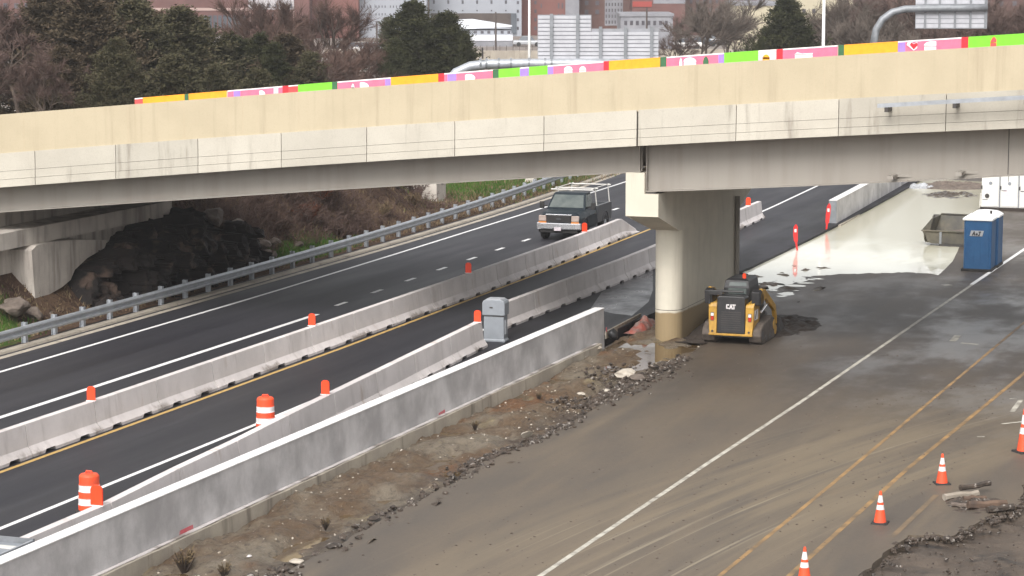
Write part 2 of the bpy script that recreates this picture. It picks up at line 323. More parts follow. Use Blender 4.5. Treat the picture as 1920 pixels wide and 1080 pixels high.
# ---------------------------------------------------------------- mesh builder
class MB:
    def __init__(s): s.v = []; s.f = []
    def add(s, vs, fs):
        k = len(s.v); s.v += [tuple(map(float, q)) for q in vs]; s.f += [tuple(i + k for i in f) for f in fs]; return s
    def box(s, x0, x1, y0, y1, z0, z1):
        return s.add([(x0, y0, z0), (x1, y0, z0), (x1, y1, z0), (x0, y1, z0), (x0, y0, z1), (x1, y0, z1), (x1, y1, z1), (x0, y1, z1)],
                     [(0, 3, 2, 1), (4, 5, 6, 7), (0, 1, 5, 4), (1, 2, 6, 5), (2, 3, 7, 6), (3, 0, 4, 7)])
    def obox(s, c, size, rz=0, rx=0, ry=0):
        M = Matrix.Translation(Vector(c)) @ Matrix.Rotation(rz, 4, 'Z') @ Matrix.Rotation(ry, 4, 'Y') @ Matrix.Rotation(rx, 4, 'X')
        a, b, d = (q / 2 for q in size)
        vs = [M @ Vector(q) for q in [(-a, -b, -d), (a, -b, -d), (a, b, -d), (-a, b, -d), (-a, -b, d), (a, -b, d), (a, b, d), (-a, b, d)]]
        return s.add(vs, [(0, 3, 2, 1), (4, 5, 6, 7), (0, 1, 5, 4), (1, 2, 6, 5), (2, 3, 7, 6), (3, 0, 4, 7)])
    def loft(s, rings, cap=True, closed=True):
        n = len(rings[0]); vs = [q for r in rings for q in r]; fs = []
        for i in range(len(rings) - 1):
            for j in range(n if closed else n - 1):
                a = i * n + j; b = i * n + (j + 1) % n
                fs.append((a, b, b + n, a + n))
        if cap and closed: fs += [tuple(range(n - 1, -1, -1)), tuple((len(rings) - 1) * n + j for j in range(n))]
        return s.add(vs, fs)
    def prism(s, pts, axis, a, b):
        def q(p, t):
            return (t, p[0], p[1]) if axis == 'x' else (p[0], t, p[1]) if axis == 'y' else (p[0], p[1], t)
        return s.loft([[q(p, a) for p in pts], [q(p, b) for p in pts]])
    def tube(s, p0, p1, r0, r1=None, n=8, cap=True):
        r1 = r0 if r1 is None else r1
        p0 = Vector(p0); p1 = Vector(p1); d = (p1 - p0).normalized()
        a = d.orthogonal().normalized(); b = d.cross(a)
        rings = [[p + (a * math.cos(2 * math.pi * k / n) + b * math.sin(2 * math.pi * k / n)) * r for k in range(n)] for p, r in ((p0, r0), (p1, r1))]
        return s.loft(rings, cap)
    def path(s, pts, r, n=8):
        pts = [Vector(p) for p in pts]
        rings = []
        for i, p in enumerate(pts):
            d = (pts[min(i + 1, len(pts) - 1)] - pts[max(i - 1, 0)]).normalized()
            a = Vector((0, 0, 1)).cross(d)
            a = a.normalized() if a.length > 1e-3 else Vector((1, 0, 0))
            b = d.cross(a); rr = r[i] if isinstance(r, (list, tuple)) else r
            rings.append([p + (a * math.cos(2 * math.pi * k / n) + b * math.sin(2 * math.pi * k / n)) * rr for k in range(n)])
        return s.loft(rings)
    def lathe(s, prof, n=20, c=(0, 0, 0)):
        return s.loft([[(c[0] + r * math.cos(2 * math.pi * k / n), c[1] + r * math.sin(2 * math.pi * k / n), c[2] + z) for k in range(n)] for r, z in prof])
    def rock(s, c, r, sub=2, jag=.25, squash=(1, 1, 1), seed=None):
        rg = random.Random(seed if seed is not None else random.randrange(10 ** 6))
        bm = bmesh.new(); bmesh.ops.create_icosphere(bm, subdivisions=sub, radius=1)
        ph = [rg.uniform(0, 6) for _ in range(6)]
        planes = [(Vector((rg.uniform(-1, 1), rg.uniform(-1, 1), rg.uniform(-1, 1))).normalized(), rg.uniform(.55, .85)) for _ in range(9)]
        vs = []
        for v in bm.verts:
            q = v.co.copy()
            for pn, pd in planes:
                t = q.dot(pn)
                if t > pd: q -= pn * (t - pd)
            q *= 1 + jag * .5 * (math.sin(q.x * 5 + ph[0]) * math.sin(q.y * 6 + ph[1]) + rg.uniform(-.4, .4) * .5)
            vs.append((c[0] + q.x * r * squash[0], c[1] + q.y * r * squash[1], c[2] + q.z * r * squash[2]))
        fs = [tuple(v.index for v in f.verts) for f in bm.faces]; bm.free()
        return s.add(vs, fs)

def setp(o, label=None, cat=None, group=None, kind=None):
    if label: o['label'] = label
    if cat: o['category'] = cat
    if group: o['group'] = group
    if kind: o['kind'] = kind
    return o
def obj(name, mb, m, parent=None, world=False, smooth=False, bevel=0, **kw):
    me = bpy.data.meshes.new(name)
    vs = mb.v
    if parent is not None and world:
        L = parent.matrix_world.translation if False else Vector(parent['_o']) if '_o' in parent else Vector((0, 0, 0))
        vs = [(v[0] - L[0], v[1] - L[1], v[2] - L[2]) for v in vs]
    me.from_pydata(vs, [], mb.f); me.update()
    bm = bmesh.new(); bm.from_mesh(me); bmesh.ops.recalc_face_normals(bm, faces=bm.faces); bm.to_mesh(me); bm.free()
    me.materials.append(MATS[m])
    if smooth:
        for p in me.polygons: p.use_smooth = True
    o = bpy.data.objects.new(name, me); col.objects.link(o)
    if parent is not None: o.parent = parent
    if bevel:
        b = o.modifiers.new('bevel', 'BEVEL'); b.width = bevel; b.segments = 2; b.limit_method = 'ANGLE'; b.angle_limit = R(40)
    return setp(o, **kw)
def thing(name, label, cat, loc=(0, 0, 0), rz=0, group=None):
    o = bpy.data.objects.new(name, None); col.objects.link(o); o.empty_display_size = .3
    o.location = tuple(map(float, loc)); o.rotation_euler = (0, 0, rz); setp(o, label, cat, group)
    o['_o'] = tuple(map(float, loc))
    return o
def dup(o, loc=None, rz=None, label=None, scale=None, parent=None):
    c = o.copy(); col.objects.link(c); c.parent = parent
    if loc is not None: c.location = tuple(map(float, loc))
    if rz is not None: c.rotation_euler = (0, 0, rz)
    if scale is not None: c.scale = scale if isinstance(scale, (tuple, list)) else (scale,) * 3
    if label: c['label'] = label
    for ch in list(o.children): dup(ch, parent=c)
    return c
def struct(name, mb, m, **kw): return obj(name, mb, m, kind='structure', **kw)
ORD = ['first', 'second', 'third', 'fourth', 'fifth', 'sixth', 'seventh', 'eighth', 'ninth', 'tenth', 'eleventh', 'twelfth', 'thirteenth', 'fourteenth',
       'fifteenth', 'sixteenth', 'seventeenth', 'eighteenth', 'nineteenth', 'twentieth', 'twenty-first', 'twenty-second']
def ribbon(pts, wd, z):
    """flat ribbon along (x, y) points"""
    rings = []
    for i, p in enumerate(pts):
        a = Vector(pts[max(i - 1, 0)]); b = Vector(pts[min(i + 1, len(pts) - 1)]); d = (b - a).normalized(); n = Vector((d.y, -d.x)) * wd / 2
        rings.append([(p[0] - n.x, p[1] - n.y, z), (p[0] + n.x, p[1] + n.y, z)])
    return MB().loft(rings, cap=False, closed=False)
def slab(poly, z0, z1):
    mb = MB(); mb.prism(poly, 'z', z0, z1); return mb
def ragged(a, b, n, amp):
    return [(a[0] + (b[0] - a[0]) * t / n + U(-amp, amp), a[1] + (b[1] - a[1]) * t / n + U(-amp, amp)) for t in range(n)]

# ---------------------------------------------------------------- ground and roads
ZR = -0.1
struct('ground', MB().add([(-2500, -300, -.42), (2500, -300, -.42), (2500, 3500, -.42), (-2500, 3500, -.42)], [(0, 1, 2, 3)]), 'far_ground')
lx = lambda y: -41.2 - (.0009 * max(0, y - 90) ** 2 if y < 140 else .0009 * 2500 + .09 * (y - 140))
left = [(lx(y), y) for y in list(range(20, 230, 5))]
rightedge = [(-24.22 - .00055 * max(0, y - 95) ** 2 * (1 if y < 140 else 1), y) for y in range(225, 95, -5)] + ragged((-24.2, 95), (-24.2, 76), 40, .05) + [(-24.22, 75), (-24.22, 20)]
struct('highway_carriageway', slab(left + rightedge, -.40, 0), 'asphalt')
# near pavement with a broken corner
hole = [(-11.0, 38), (-9.95, 47.0), (-9.80, 48.6), (-9.75, 50.2), (-9.62, 51.3), (-9.1, 51.6), (-8.75, 51.5), (-8.55, 52.4), (-8.35, 53.4), (-8.2, 54.1), (-7.95, 54.4), (-7.85, 55.6), (-8.05, 57.2), (-7.7, 58.4), (-5.5, 59.5)]
hr = []
for i in range(len(hole) - 1):
    hr += ragged(hole[i], hole[i + 1], 5, .05)
edge_pts = [(-20.9, 38), (-20.81, 44.4), (-20.74, 46.4), (-20.85, 49.6), (-20.74, 52.9), (-21.0, 55.4), (-20.58, 58.1), (-20.48, 61.2), (-20.85, 65.8), (-20.53, 68.9), (-20.6, 72)]
er = []
for i in range(len(edge_pts) - 1): er += ragged(edge_pts[i], edge_pts[i + 1], 8, .07)
pave = [(-11.0, 20)] + hr + [(-5.5, 59.5), (14, 62), (14, 400), (-23.9, 400), (-23.9, 96)] + [(-23.6, 92), (-23.0, 86), (-21.0, 80), (-20.7, 74)] + er[::-1] + [(-20.9, 20)]
struct('construction_pavement', slab(pave, -.30, ZR), 'muddy_pavement')
def hmap(name, x0, x1, nx, y0, y1, ny, fn, m, **kw):
    mb = MB(); vs = []
    for j in range(ny + 1):
        for i in range(nx + 1):
            x = x0 + (x1 - x0) * i / nx; y = y0 + (y1 - y0) * j / ny; vs.append((x, y, fn(x, y)))
    mb.add(vs, [(j * (nx + 1) + i, j * (nx + 1) + i + 1, (j + 1) * (nx + 1) + i + 1, (j + 1) * (nx + 1) + i) for j in range(ny) for i in range(nx)])
    return struct(name, mb, m, smooth=True, **kw)
from mathutils import noise as mnoise
def fbm(x, y, s, o=4): return mnoise.fractal(Vector((x * s, y * s, 3.3)), 1.0, 2.0, o)
def dirt_h(x, y):
    t = (x + 24.0) / 3.6
    b = .05 * math.sin(t * 3.1) + .17 * fbm(x, y, .8) + .085 * fbm(x, y, 2.6, 4)
    near = max(0, 1 - abs(x + 20.8) / .7)
    b += .10 * fbm(x + 7, y * .8, .45) - .05
    b -= .16 * math.exp(-((x + 22.5) / 1.4) ** 2 - ((y - 74.5) / 3.6) ** 2)
    rut = -.09 * math.exp(-((x + 21.5 + .3 * math.sin(y * .3)) / .35) ** 2)
    return -.17 + b * (1 - .75 * near) + rut * .8 + (.02 if t > .1 else -.05)
hmap('dirt_strip', -24.1, -20.2, 60, 30, 96, 500, dirt_h, 'dirt')
hmap('excavated_dirt', -11.5, 4, 90, 34, 64, 170, lambda x, y: -.26 + .07 * fbm(x, y, .9) + .035 * fbm(x, y, 3.2, 3), 'grey_mud')
def bank_h(x, y):
    d = (lx(max(20, min(y, 230))) - .75) - x
    if d <= 0: return -.02
    near = 1 / (1 + math.exp((y - 109) / 1.6))
    front = 1 / (1 + math.exp((69.5 - y) / 1.2))
    steep = min(1, max(0, (d - .7)) / 4.2); steep = steep * steep * (3 - 2 * steep)
    h = steep * 3.4 * near * (.35 + .65 * front) + min(d, 30) * .035
    if y > 150: h *= max(.25, 1 - (y - 150) / 60)
    return -.02 + h + .16 * min(1, d) * fbm(x, y, .35) + .07 * min(1, d) * fbm(x, y, 1.6)
hmap('embankment', -75, -41.3, 110, 30, 200, 300, bank_h, 'embankment')
# pale kerb strips beside the shoulder
k = [(lx(y) + .50, y) for y in range(20, 200, 4)]
struct('shoulder_kerb', ribbon(k, .30, .065), 'curb_concrete')
mbk = MB(); mbk.loft([[(p[0] - .17, p[1], -.02), (p[0] - .17, p[1], .06), (p[0] + .17, p[1], .06), (p[0] + .20, p[1], -.02)] for p in k]); struct('gutter_kerb', mbk, 'curb_concrete')
k2 = [(lx(y) + .98, y) for y in range(20, 200, 4)]
struct('gutter_strip', ribbon(k2, .26, .005), 'curb_concrete')
# markings
def curve_x(pts):
    ys = [p[1] for p in pts]; xs = [p[0] for p in pts]
    return lambda y: float(np.interp(y, ys, xs))
fog = curve_x([(-38.89, 30), (-38.85, 80), (-39.15, 95), (-40.0, 127.8), (-41.6, 160), (-46, 200)])
struct('edge_line', ribbon([(fog(y), y) for y in range(30, 200, 4)], .15, .004), 'white_paint')
struct('lane_line', ribbon([(-34.96, y) for y in (30, 45, 60, 70, 76.4)], .20, .004), 'white_paint')
lane = curve_x([(-35.1, 75), (-35.5, 88), (-35.73, 100), (-36.11, 114.5), (-37, 135), (-38.6, 160)])
y = 79.0; mbd = MB()
while y < 160:
    h = ribbon([(lane(y - .5), y - .5), (lane(y + .5), y + .5)], .17, .004); mbd.add(h.v, h.f); y += 3.49
struct('lane_dashes', mbd, 'white_paint')
yel = curve_x([(-31.2, 30), (-31.15, 70), (-31.45, 90), (-31.92, 106), (-33.2, 130), (-35, 160)])
struct('centre_line', ribbon([(yel(y), y) for y in range(30, 190, 4)], .14, .004), 'yellow_paint')
l2 = curve_x([(-28.0, 30), (-28.09, 57), (-28.5, 90), (-29.09, 116.5), (-29.65, 130.5), (-31.6, 170)])
struct('temporary_lane_line', ribbon([(l2(y), y) for y in range(30, 190, 4)], .14, .004), 'white_paint')
struct('pavement_edge_line', ribbon([(-15.98, 40), (-15.7, 57), (-15.5, 66), (-15.26, 85), (-14.97, 104.7), (-14.7, 125)], .12, ZR + .004), 'worn_white_paint')
struct('pavement_bright_line', ribbon([(-15.17, 92.6), (-14.97, 104.7), (-14.75, 122)], .16, ZR + .008), 'white_paint')
struct('orange_line', ribbon([(-12.7, 40), (-12.5, 47), (-12.3, 56), (-12.17, 64.3), (-11.86, 83.4), (-11.6, 100)], .10, ZR + .004), 'worn_orange_paint')
struct('second_orange_line', ribbon([(-11.4, 40), (-11.2, 47), (-10.97, 58.1), (-10.44, 70.6), (-10.0, 82)], .12, ZR + .004), 'worn_orange_paint')
struct('third_orange_line', ribbon([(-9.92, 51.0), (-9.78, 55.5)], .13, ZR + .004), 'faint_orange_paint')
for nm, a, b, ww in [('paint_mark', (1898, 772), (1914, 750), .14), ('paint_mark', (1878, 795), (1916, 791), .10), ('paint_mark', (1832, 819), (1846, 819), .10),
                     ('paint_mark', (1893, 748), (1906, 748), .10), ('paint_mark', (1768, 535), (1782, 534), .30), ('paint_mark', (1786, 640), (1796, 629), .22), ('paint_mark', (1802, 643), (1834, 646), .18)]:
    A = P(*a, ZR); B = P(*b, ZR); struct(nm, ribbon([A[:2], B[:2]], ww, ZR + .004), 'worn_white_paint')

mat('wet_concrete', (.105, .10, .105), (.055, .052, .056), scale=.9, rough=.22, r2=.5, stretch=(1, .6, 1))
struct('concrete_patch', flat2 := MB().add([(*P(a, b, 0)[:2], .004) for a, b in [(1108, 578), (1128, 548), (1175, 520), (1224, 498), (1224, 545), (1216, 566), (1185, 592), (1150, 588)]], [tuple(range(8))]), 'wet_concrete')
# ---------------------------------------------------------------- puddle
pl = [(1393, 511), (1412, 520), (1435, 523), (1462, 527), (1490, 526), (1512, 519), (1560, 516), (1630, 512), (1700, 511), (1762, 513)]
near = [P(a, b, ZR)[:2] for a, b in pl]
npts = []
for i in range(len(near) - 1): npts += ragged(near[i], near[i + 1], 7, .20)
pud = npts + [(-16.85, 94.9), (-16.95, 97), (-17.1, 99.5), (-17.5, 103), (-18.0, 107), (-18.6, 112), (-18.9, 117), (-19.6, 121), (-19.4, 127), (-20, 133), (-22, 136), (-25.2, 137), (-25.0, 128), (-24.6, 112), (-24.35, 104), (-24.22, 96)]
def flat(poly, z):
    mb = MB(); mb.add([(p[0], p[1], z) for p in poly], [tuple(range(len(poly)))]); return mb
struct('flood_puddle', flat(pud, ZR + .006), 'muddy_water')
def pool(x, y, rx, ry, z, name='puddle', m='muddy_water', n=22):
    ph = U(0, 6); c = [(x + rx * math.cos(t) * (1 + .22 * math.sin(3 * t + ph) + U(-.1, .1)), y + ry * math.sin(t) * (1 + .2 * math.sin(2 * t + ph))) for t in [2 * math.pi * k / n for k in range(n)]]
    return struct(name, flat(c, z), m)
for a, b, rx, ry in [(1430, 527, 1.0, 1.2), (1470, 529, .75, .8), (1500, 527, .45, .5), (1448, 538, .7, .9), (1475, 551, .55, .5), (1432, 541, .4, .4), (1410, 524, .4, .5), (1520, 524, .3, .3), (1455, 545, .5, .25), (1490, 536, .9, .25), (1440, 533, .8, .3), (1466, 556, .35, .2), (1508, 531, .6, .2), (1530, 523, .5, .2), (1425, 551, .3, .2), (1485, 545, .4, .15)]:
    q = P(a, b, ZR); pool(q[0], q[1], rx * .55, ry, ZR + .010)
mat('brown_water', (.115, .075, .035), (.085, .055, .028), scale=1, rough=.04, bump=.05, bscale=3)
def lowwater(x0, x1, y0, y1, frac, m='brown_water'):
    hs_ = sorted(dirt_h(U(x0, x1), U(y0, y1)) for _ in range(900)); z = hs_[int(900 * frac)]
    struct('puddle', MB().add([(x0, y0, z), (x1, y0, z), (x1, y1, z), (x0, y1, z)], [(0, 1, 2, 3)]), m)
lowwater(-23.85, -20.95, 70.2, 77.5, .42)
lowwater(-23.6, -20.95, 40, 57.9, .10); lowwater(-23.6, -20.9, 58, 70.1, .08)
mat('wet_mud', (.085, .065, .048), (.05, .038, .028), scale=2, rough=.3, bump=.5, bscale=6)

# ---------------------------------------------------------------- the overpass
def fitz(pts, Yf):
    S = []
    for x, y in pts:
        X = -25.0
        for _ in range(12):
            q = PYc(x, y, Yf(X)); X = q[0]
        S.append((q[0], q[2]))
    c = np.polyfit([s[0] for s in S], [s[1] for s in S], 2 if len(S) > 2 else 1)
    return lambda X: float(np.polyval(c, X))
def solveX(px, Yf, zf):
    a, b = -90.0, 40.0
    for _ in range(50):
        m_ = (a + b) / 2
        if proj((m_, Yf(m_), zf(m_)))[0] < px: a = m_
        else: b = m_
    return (a + b) / 2
Yn = lambda X: 73.4 - .0075 * (X + 26) ** 2
Yfar = lambda X: Yn(X) + 13.4
zt = fitz([(0, 215), (320, 190.5), (640, 167), (1280, 123), (1920, 84)], Yn)
T = 2.41
zb = fitz([(0, 352), (370, 324), (640, 306), (1280, 270), (1920, 240)], Yn)
zm = fitz([(0, 288), (370, 260), (640, 241), (1280, 202), (1920, 168)], Yn)
zfar = fitz([(253, 186), (640, 152), (1200, 111), (1540, 90), (1915, 63)], Yfar)
_zf = zfar; _XS = solveX(252, Yfar, _zf)
zfar = lambda X: _zf(X) - ((.22 + .06 * (_XS - X)) if X < _XS else 0)
Yg = lambda X: Yn(X) + .9
zgl = fitz([(0, 396), (640, 353), (1205, 320)], Yg)
zgr = fitz([(1215, 357), (1650, 340), (1920, 326)], Yg)
B = thing('overpass_bridge', 'cream walled concrete highway overpass crossing above the road on one central pier', 'bridge', (-22.4, 80.5, 0))
def sweep(xs, sec):
    """sec(X) -> list of (dy, z) ring"""
    return MB().loft([[(X, Yn(X) + dy, z) for dy, z in sec(X)] for X in xs])
XS = [x for x in np.arange(-74, 31, 1.0)]
obj('parapet', sweep(XS, lambda X: [(.03, zm(X) - .05), (.03, zt(X)), (.30, zt(X)), (.42, zm(X) - .05)]), 'cream_concrete', B, world=True)
obj('far_parapet', sweep(XS, lambda X: [(13.4, zfar(X) - 1.15), (13.4, zfar(X)), (13.67, zfar(X)), (13.75, zfar(X) - 1.2)]), 'cream_concrete', B, world=True)
obj('deck', sweep(XS, lambda X: [(.32, zm(X) - .28), (.32, zm(X) - .08), (13.5, zfar(X) - 1.1), (13.5, zfar(X) - 1.35)]), 'fascia_concrete', B, world=True)
obj('far_fascia', sweep(XS, lambda X: [(13.45, zb(X) - .12), (13.45, zfar(X) - 1.36), (13.72, zfar(X) - 1.36), (13.72, zb(X) - .12)]), 'fascia_concrete', B, world=True)
# concrete fascia band, in panels between joints, with two horizontal grooves
jx = [solveX(p, Yn, zb) for p in (67, 218, 372, 528, 688, 853, 1020, 1195, 1380, 1572, 1773)]
jx = [jx[0] - 3.35 * k for k in range(9, 0, -1)] + jx + [jx[-1] + 3.35 * k for k in range(1, 12)]
for a, b in zip(jx[:-1], jx[1:]):
    big = abs(b - solveX(1195, Yn, zb)) < .1 or abs(a - solveX(1195, Yn, zb)) < .1
    gp = .022
    xs = np.linspace(a + gp / 2 + (.018 if big and abs(a + 22.4) < 1 else 0), b - gp / 2 - (.018 if big and abs(b + 22.4) < 1 else 0), 4)
    def band(f0, f1, dy0, dy1):
        return sweep(xs, lambda X: [(dy0, zm(X) + (zb(X) - zm(X)) * f1), (dy0, zm(X) + (zb(X) - zm(X)) * f0), (dy1, zm(X) + (zb(X) - zm(X)) * f0), (dy1, zm(X) + (zb(X) - zm(X)) * f1)])
    mb = band(0, .53, -.005, .5); h = band(.539, .772, -.012, .5); mb.add(h.v, h.f); h = band(.781, 1.0, -.028, .5); mb.add(h.v, h.f)
    obj('fascia_panel', mb, 'fascia_concrete', B, world=True)
obj('joint_backing', sweep(XS, lambda X: [(.10, zb(X) + .02), (.10, zm(X) - .06), (.30, zm(X) - .06), (.30, zb(X) + .02)]), 'dark_steel', B, world=True)
mat('joint_grime', (.46, .37, .26), (.52, .43, .30), scale=3, rough=.9)
for i, p in enumerate((45, 240, 345, 455, 560, 680, 800, 915, 1035, 1160, 1285, 1413, 1545, 1680, 1815)):
    X = solveX(p, Yn, zm)
    obj('parapet_joint', MB().box(X - .006, X + .006, Yn(X) + .026, Yn(X) + .05, zm(X) + .02, zt(X) - .03), 'joint_grime', B, world=True)
# girders
def girder(xs, zf, dy, m='girder_paint', name='girder'):
    def sec(X):
        t = zb(X) + .02; b = zf(X) if zf else zgl(X)
        return [(dy - .2, b - .035), (dy - .2, b), (dy, b), (dy, t), (dy + .03, t), (dy + .03, b), (dy + .2, b), (dy + .2, b - .035)]
    obj(name, sweep(xs, sec), m, B, world=True)
XJ = solveX(1209, Yg, zgl)
XL = np.arange(-60, XJ - .06, 1.0).tolist() + [XJ - .08]; XRr = [XJ + .08] + np.arange(XJ + .8, 31, 1.0).tolist()
for dy in (.9, 3.8, 6.8, 9.8, 12.7):
    girder(XL, zgl, dy); girder(XRr, zgr, dy)
obj('deck_soffit', sweep(XS, lambda X: [(.5, zb(X) + .02), (.5, zb(X) + .25), (13.4, zb(X) + .1), (13.4, zb(X) - .1)]), 'fascia_concrete', B, world=True)
for X in (XJ + .11, XJ - .13):
    zf = zgr if X > XJ else zgl
    obj('stiffener', MB().box(X - .012, X + .012, Yg(X) - .17, Yg(X), zf(X), zb(X) + .02), 'girder_paint', B, world=True)
for p in (1890,):
    X = solveX(p, Yg, zgr); obj('stiffener', MB().box(X - .01, X + .01, Yg(X) - .02, Yg(X), zgr(X), zb(X)), 'dark_steel', B, world=True)
# pier
xc = -22.42; hw = .46
def stadium(z, y0=76.2, y1=83.7, r=hw):
    pts = [(xc + r * math.cos(t), y0 + r + r * math.sin(t), z) for t in [math.pi + math.pi * k / 14 for k in range(15)]]
    pts += [(xc + r * math.cos(t), y1 - r + r * math.sin(t), z) for t in [math.pi * k / 14 for k in range(15)]]
    return pts
obj('pier_wall', MB().loft([stadium(-.4), stadium(3.55)]), 'pier_concrete', B, world=True, smooth=False)
obj('crack_joint', MB().loft([stadium(.775, 76.192, 83.71, hw + .004), stadium(.79, 76.192, 83.71, hw + .004)], cap=False), 'dark_steel', B, world=True)
pass
x0, x1, xm = -23.08, -22.02 + .02, -22.46
z0c, zs, zh = 4.08, 4.80, 5.46
capm = MB()
capm.prism([(x0, z0c), (x0, zh), (xm, zh), (xm, zs), (x1, zs), (x1, z0c)], 'y', 73.9, 86.0)
capm.loft([[(x0, 73.9, z0c), (x1, 73.9, z0c), (x1, 86.0, z0c), (x0, 86.0, z0c)], [(xc - hw - .01, 76.15, 3.42), (xc + hw + .01, 76.15, 3.42), (xc + hw + .01, 83.7, 3.42), (xc - hw - .01, 83.7, 3.42)]])
obj('pier_cap', capm, 'pier_concrete', B, world=True)
for dy in (.9, 3.8, 6.8, 9.8, 12.7):
    X = XJ + .3; obj('bearing', MB().box(X - .22, X + .12, Yn(X) + dy - .18, Yn(X) + dy + .18, zs + .004, zgr(X) - .037), 'dark_steel', B, world=True)
obj('drain_pipe', MB().tube((xc + hw + .09, 83.2, -.3), (xc + hw + .09, 83.2, 3.9), .085, n=12), 'girder_paint', B, world=True, smooth=True)
# abutment at the left end
obj('abutment_seat', MB().prism([(-44.0, 2.45), (-44.0, 3.02), (-47.5, 3.02), (-47.5, 1.5), (-44.6, 1.5), (-44.6, 2.35)], 'y', 68.5, 83.0), 'abutment_concrete', B, world=True)
obj('abutment_wall', MB().box(-48.2, -45.2, 68.6, 82.9, 3.0, 4.4), 'abutment_concrete', B, world=True)
wing = [(72.35, 2.30), (72.7, 2.44), (73.6, 2.46), (75.5, 2.34), (77.5, 2.10), (77.4, 1.85), (76.1, 1.62), (75.2, 1.30), (74.9, .98), (74.3, .80), (73.2, .62), (72.8, .50), (72.5, .58)]
obj('abutment_footing', MB().prism(wing, 'x', -45.1, -43.75), 'abutment_concrete', B, world=True, label='pale ragged concrete block under the abutment seat')
# sign bracket on the parapet
Xa, Xb = solveX(1653, Yn, zm), solveX(2010, Yn, zm)
zr = lambda X: zm(X) - .24 + (X - Xa) * .010
obj('bracket_rail', MB().loft([[(X, Yn(X) - .55 + dy, zr(X) + dz) for dy, dz in ((-.05, -.06), (-.05, .06), (.05, .06), (.05, -.06))] for X in np.linspace(Xa, Xb, 6)]), 'galvanised', B, world=True)
for p in (1670, 1797, 1930):
    X = solveX(p, Yn, zm)
    obj('bracket_arm', MB().box(X - .055, X + .055, Yn(X) - .62, Yn(X) - .03, zr(X) - .20, zr(X) - .065), 'dark_steel', B, world=True)
for p, q in ((1678, 327), (1805, 321), (1935, 316)):
    X = solveX(p, Yg, zgr); 
    obj('bracket_foot', MB().box(X - .09, X + .09, Yg(X) - .75, Yg(X) - .02, zgr(X) + .10, zgr(X) + .20).box(X + .09, X + 1.5, Yg(X) - .10, Yg(X) - .02, zgr(X) + .12, zgr(X) + .20), 'girder_paint', B, world=True)

# painted mural panels on the far parapet
SEG = [(253, 267, 'coral'), (268, 345, 'orange'), (346, 353, 'dark_green'), (354, 424, 'orange'), (427, 437, 'pink'), (438, 450, 'purple'), (451, 512, 'pink'), (513, 521, 'grey'), (522, 529, 'pink'), (530, 540, 'red'), (541, 558, 'coral'),
       (559, 622, 'green'), (623, 632, 'dark_green'), (633, 721, 'pink'), (722, 732, 'purple'), (733, 821, 'orange'), (822, 832, 'red'), (833, 838, 'pink'), (839, 855, 'purple'), (856, 923, 'pink'), (924, 934, 'dark_green'),
       (935, 974, 'green'), (975, 991, 'purple'), (992, 1026, 'green'), (1027, 1037, 'purple'), (1038, 1131, 'pink'), (1132, 1141, 'red'), (1142, 1237, 'orange'), (1238, 1249, 'dark_green'), (1250, 1346, 'pink'), (1347, 1357, 'purple'),
       (1358, 1421, 'green'), (1422, 1455, 'grey'), (1456, 1467, 'red'), (1468, 1570, 'pink'), (1572, 1582, 'dark_green'), (1583, 1683, 'orange'), (1684, 1697, 'purple'), (1698, 1802, 'pink'), (1803, 1815, 'red'), (1816, 1960, 'green')]
for a, b, c_ in SEG:
    A, Bx = solveX(a, Yfar, zfar), solveX(b + 1, Yfar, zfar)
    n = max(2, int((Bx - A) / .6) + 1)
    mb = MB().loft([[(X, Yfar(X) - .012, zfar(X) - 1.0), (X, Yfar(X) - .012, zfar(X) + .012), (X, Yfar(X) + .20, zfar(X) + .012), (X, Yfar(X) + .20, zfar(X) - .02), (X, Yfar(X) + .002, zfar(X) - .03), (X, Yfar(X) + .002, zfar(X) - 1.0)] for X in np.linspace(A, Bx - .003, n)])
    obj('mural_panel', mb, 'mural_' + c_, B, world=True)
    ca, cb = A, Bx - .003
    mb = MB().loft([[(X, Yfar(X) - .016, zfar(X) - .022), (X, Yfar(X) - .016, zfar(X) + .018), (X, Yfar(X) + .26, zfar(X) + .018), (X, Yfar(X) + .26, zfar(X) + .013)] for X in np.linspace(ca, cb, n)])
    obj('panel_edge', mb, 'mural_white' if c_ in ('pink', 'purple', 'grey', 'coral') else 'mural_' + c_, B, world=True)  # white edge on the pale panels paints in their lit top surface
def decal(px, wpx, shape, c_, top=.0):
    X = solveX(px, Yfar, zfar); hw_ = wpx * 86.5 / FPX / 2
    if shape == 'dome': pts = [(hw_ * math.cos(t), .16 * math.sin(t)) for t in [math.pi * k / 10 for k in range(11)]]
    elif shape == 'tri': pts = [(-hw_, 0), (-hw_ * .6, .12), (0, .20), (hw_ * .6, .12), (hw_, 0)]
    elif shape == 'wave': pts = [(-hw_, 0), (-hw_ * .8, .10), (-hw_ * .4, .05), (hw_ * .4, .08), (hw_, .19), (hw_ * .95, .04), (hw_ * .7, 0)]
    elif shape == 'heart': pts = [(0, -.12), (hw_, .08), (hw_ * .85, .17), (hw_ * .4, .19), (0, .12), (-hw_ * .4, .19), (-hw_ * .85, .17), (-hw_, .08)]
    base = zfar(X) - .24
    # clip: what the near parapet hides is simply below
    mb = MB().prism([(X + p[0], base + p[1] + top - (.25 if False else 0)) for p in pts], 'y', Yfar(X) - .030, Yfar(X) - .005)
    low = MB().box(X - hw_ * .95, X + hw_ * .95, Yfar(X) - .030, Yfar(X) - .018, base - .35, base) if shape != 'heart' else None
    if low: mb.add(low.v, low.f)
    obj('painted_shape', mb, 'mural_' + c_, B, world=True)
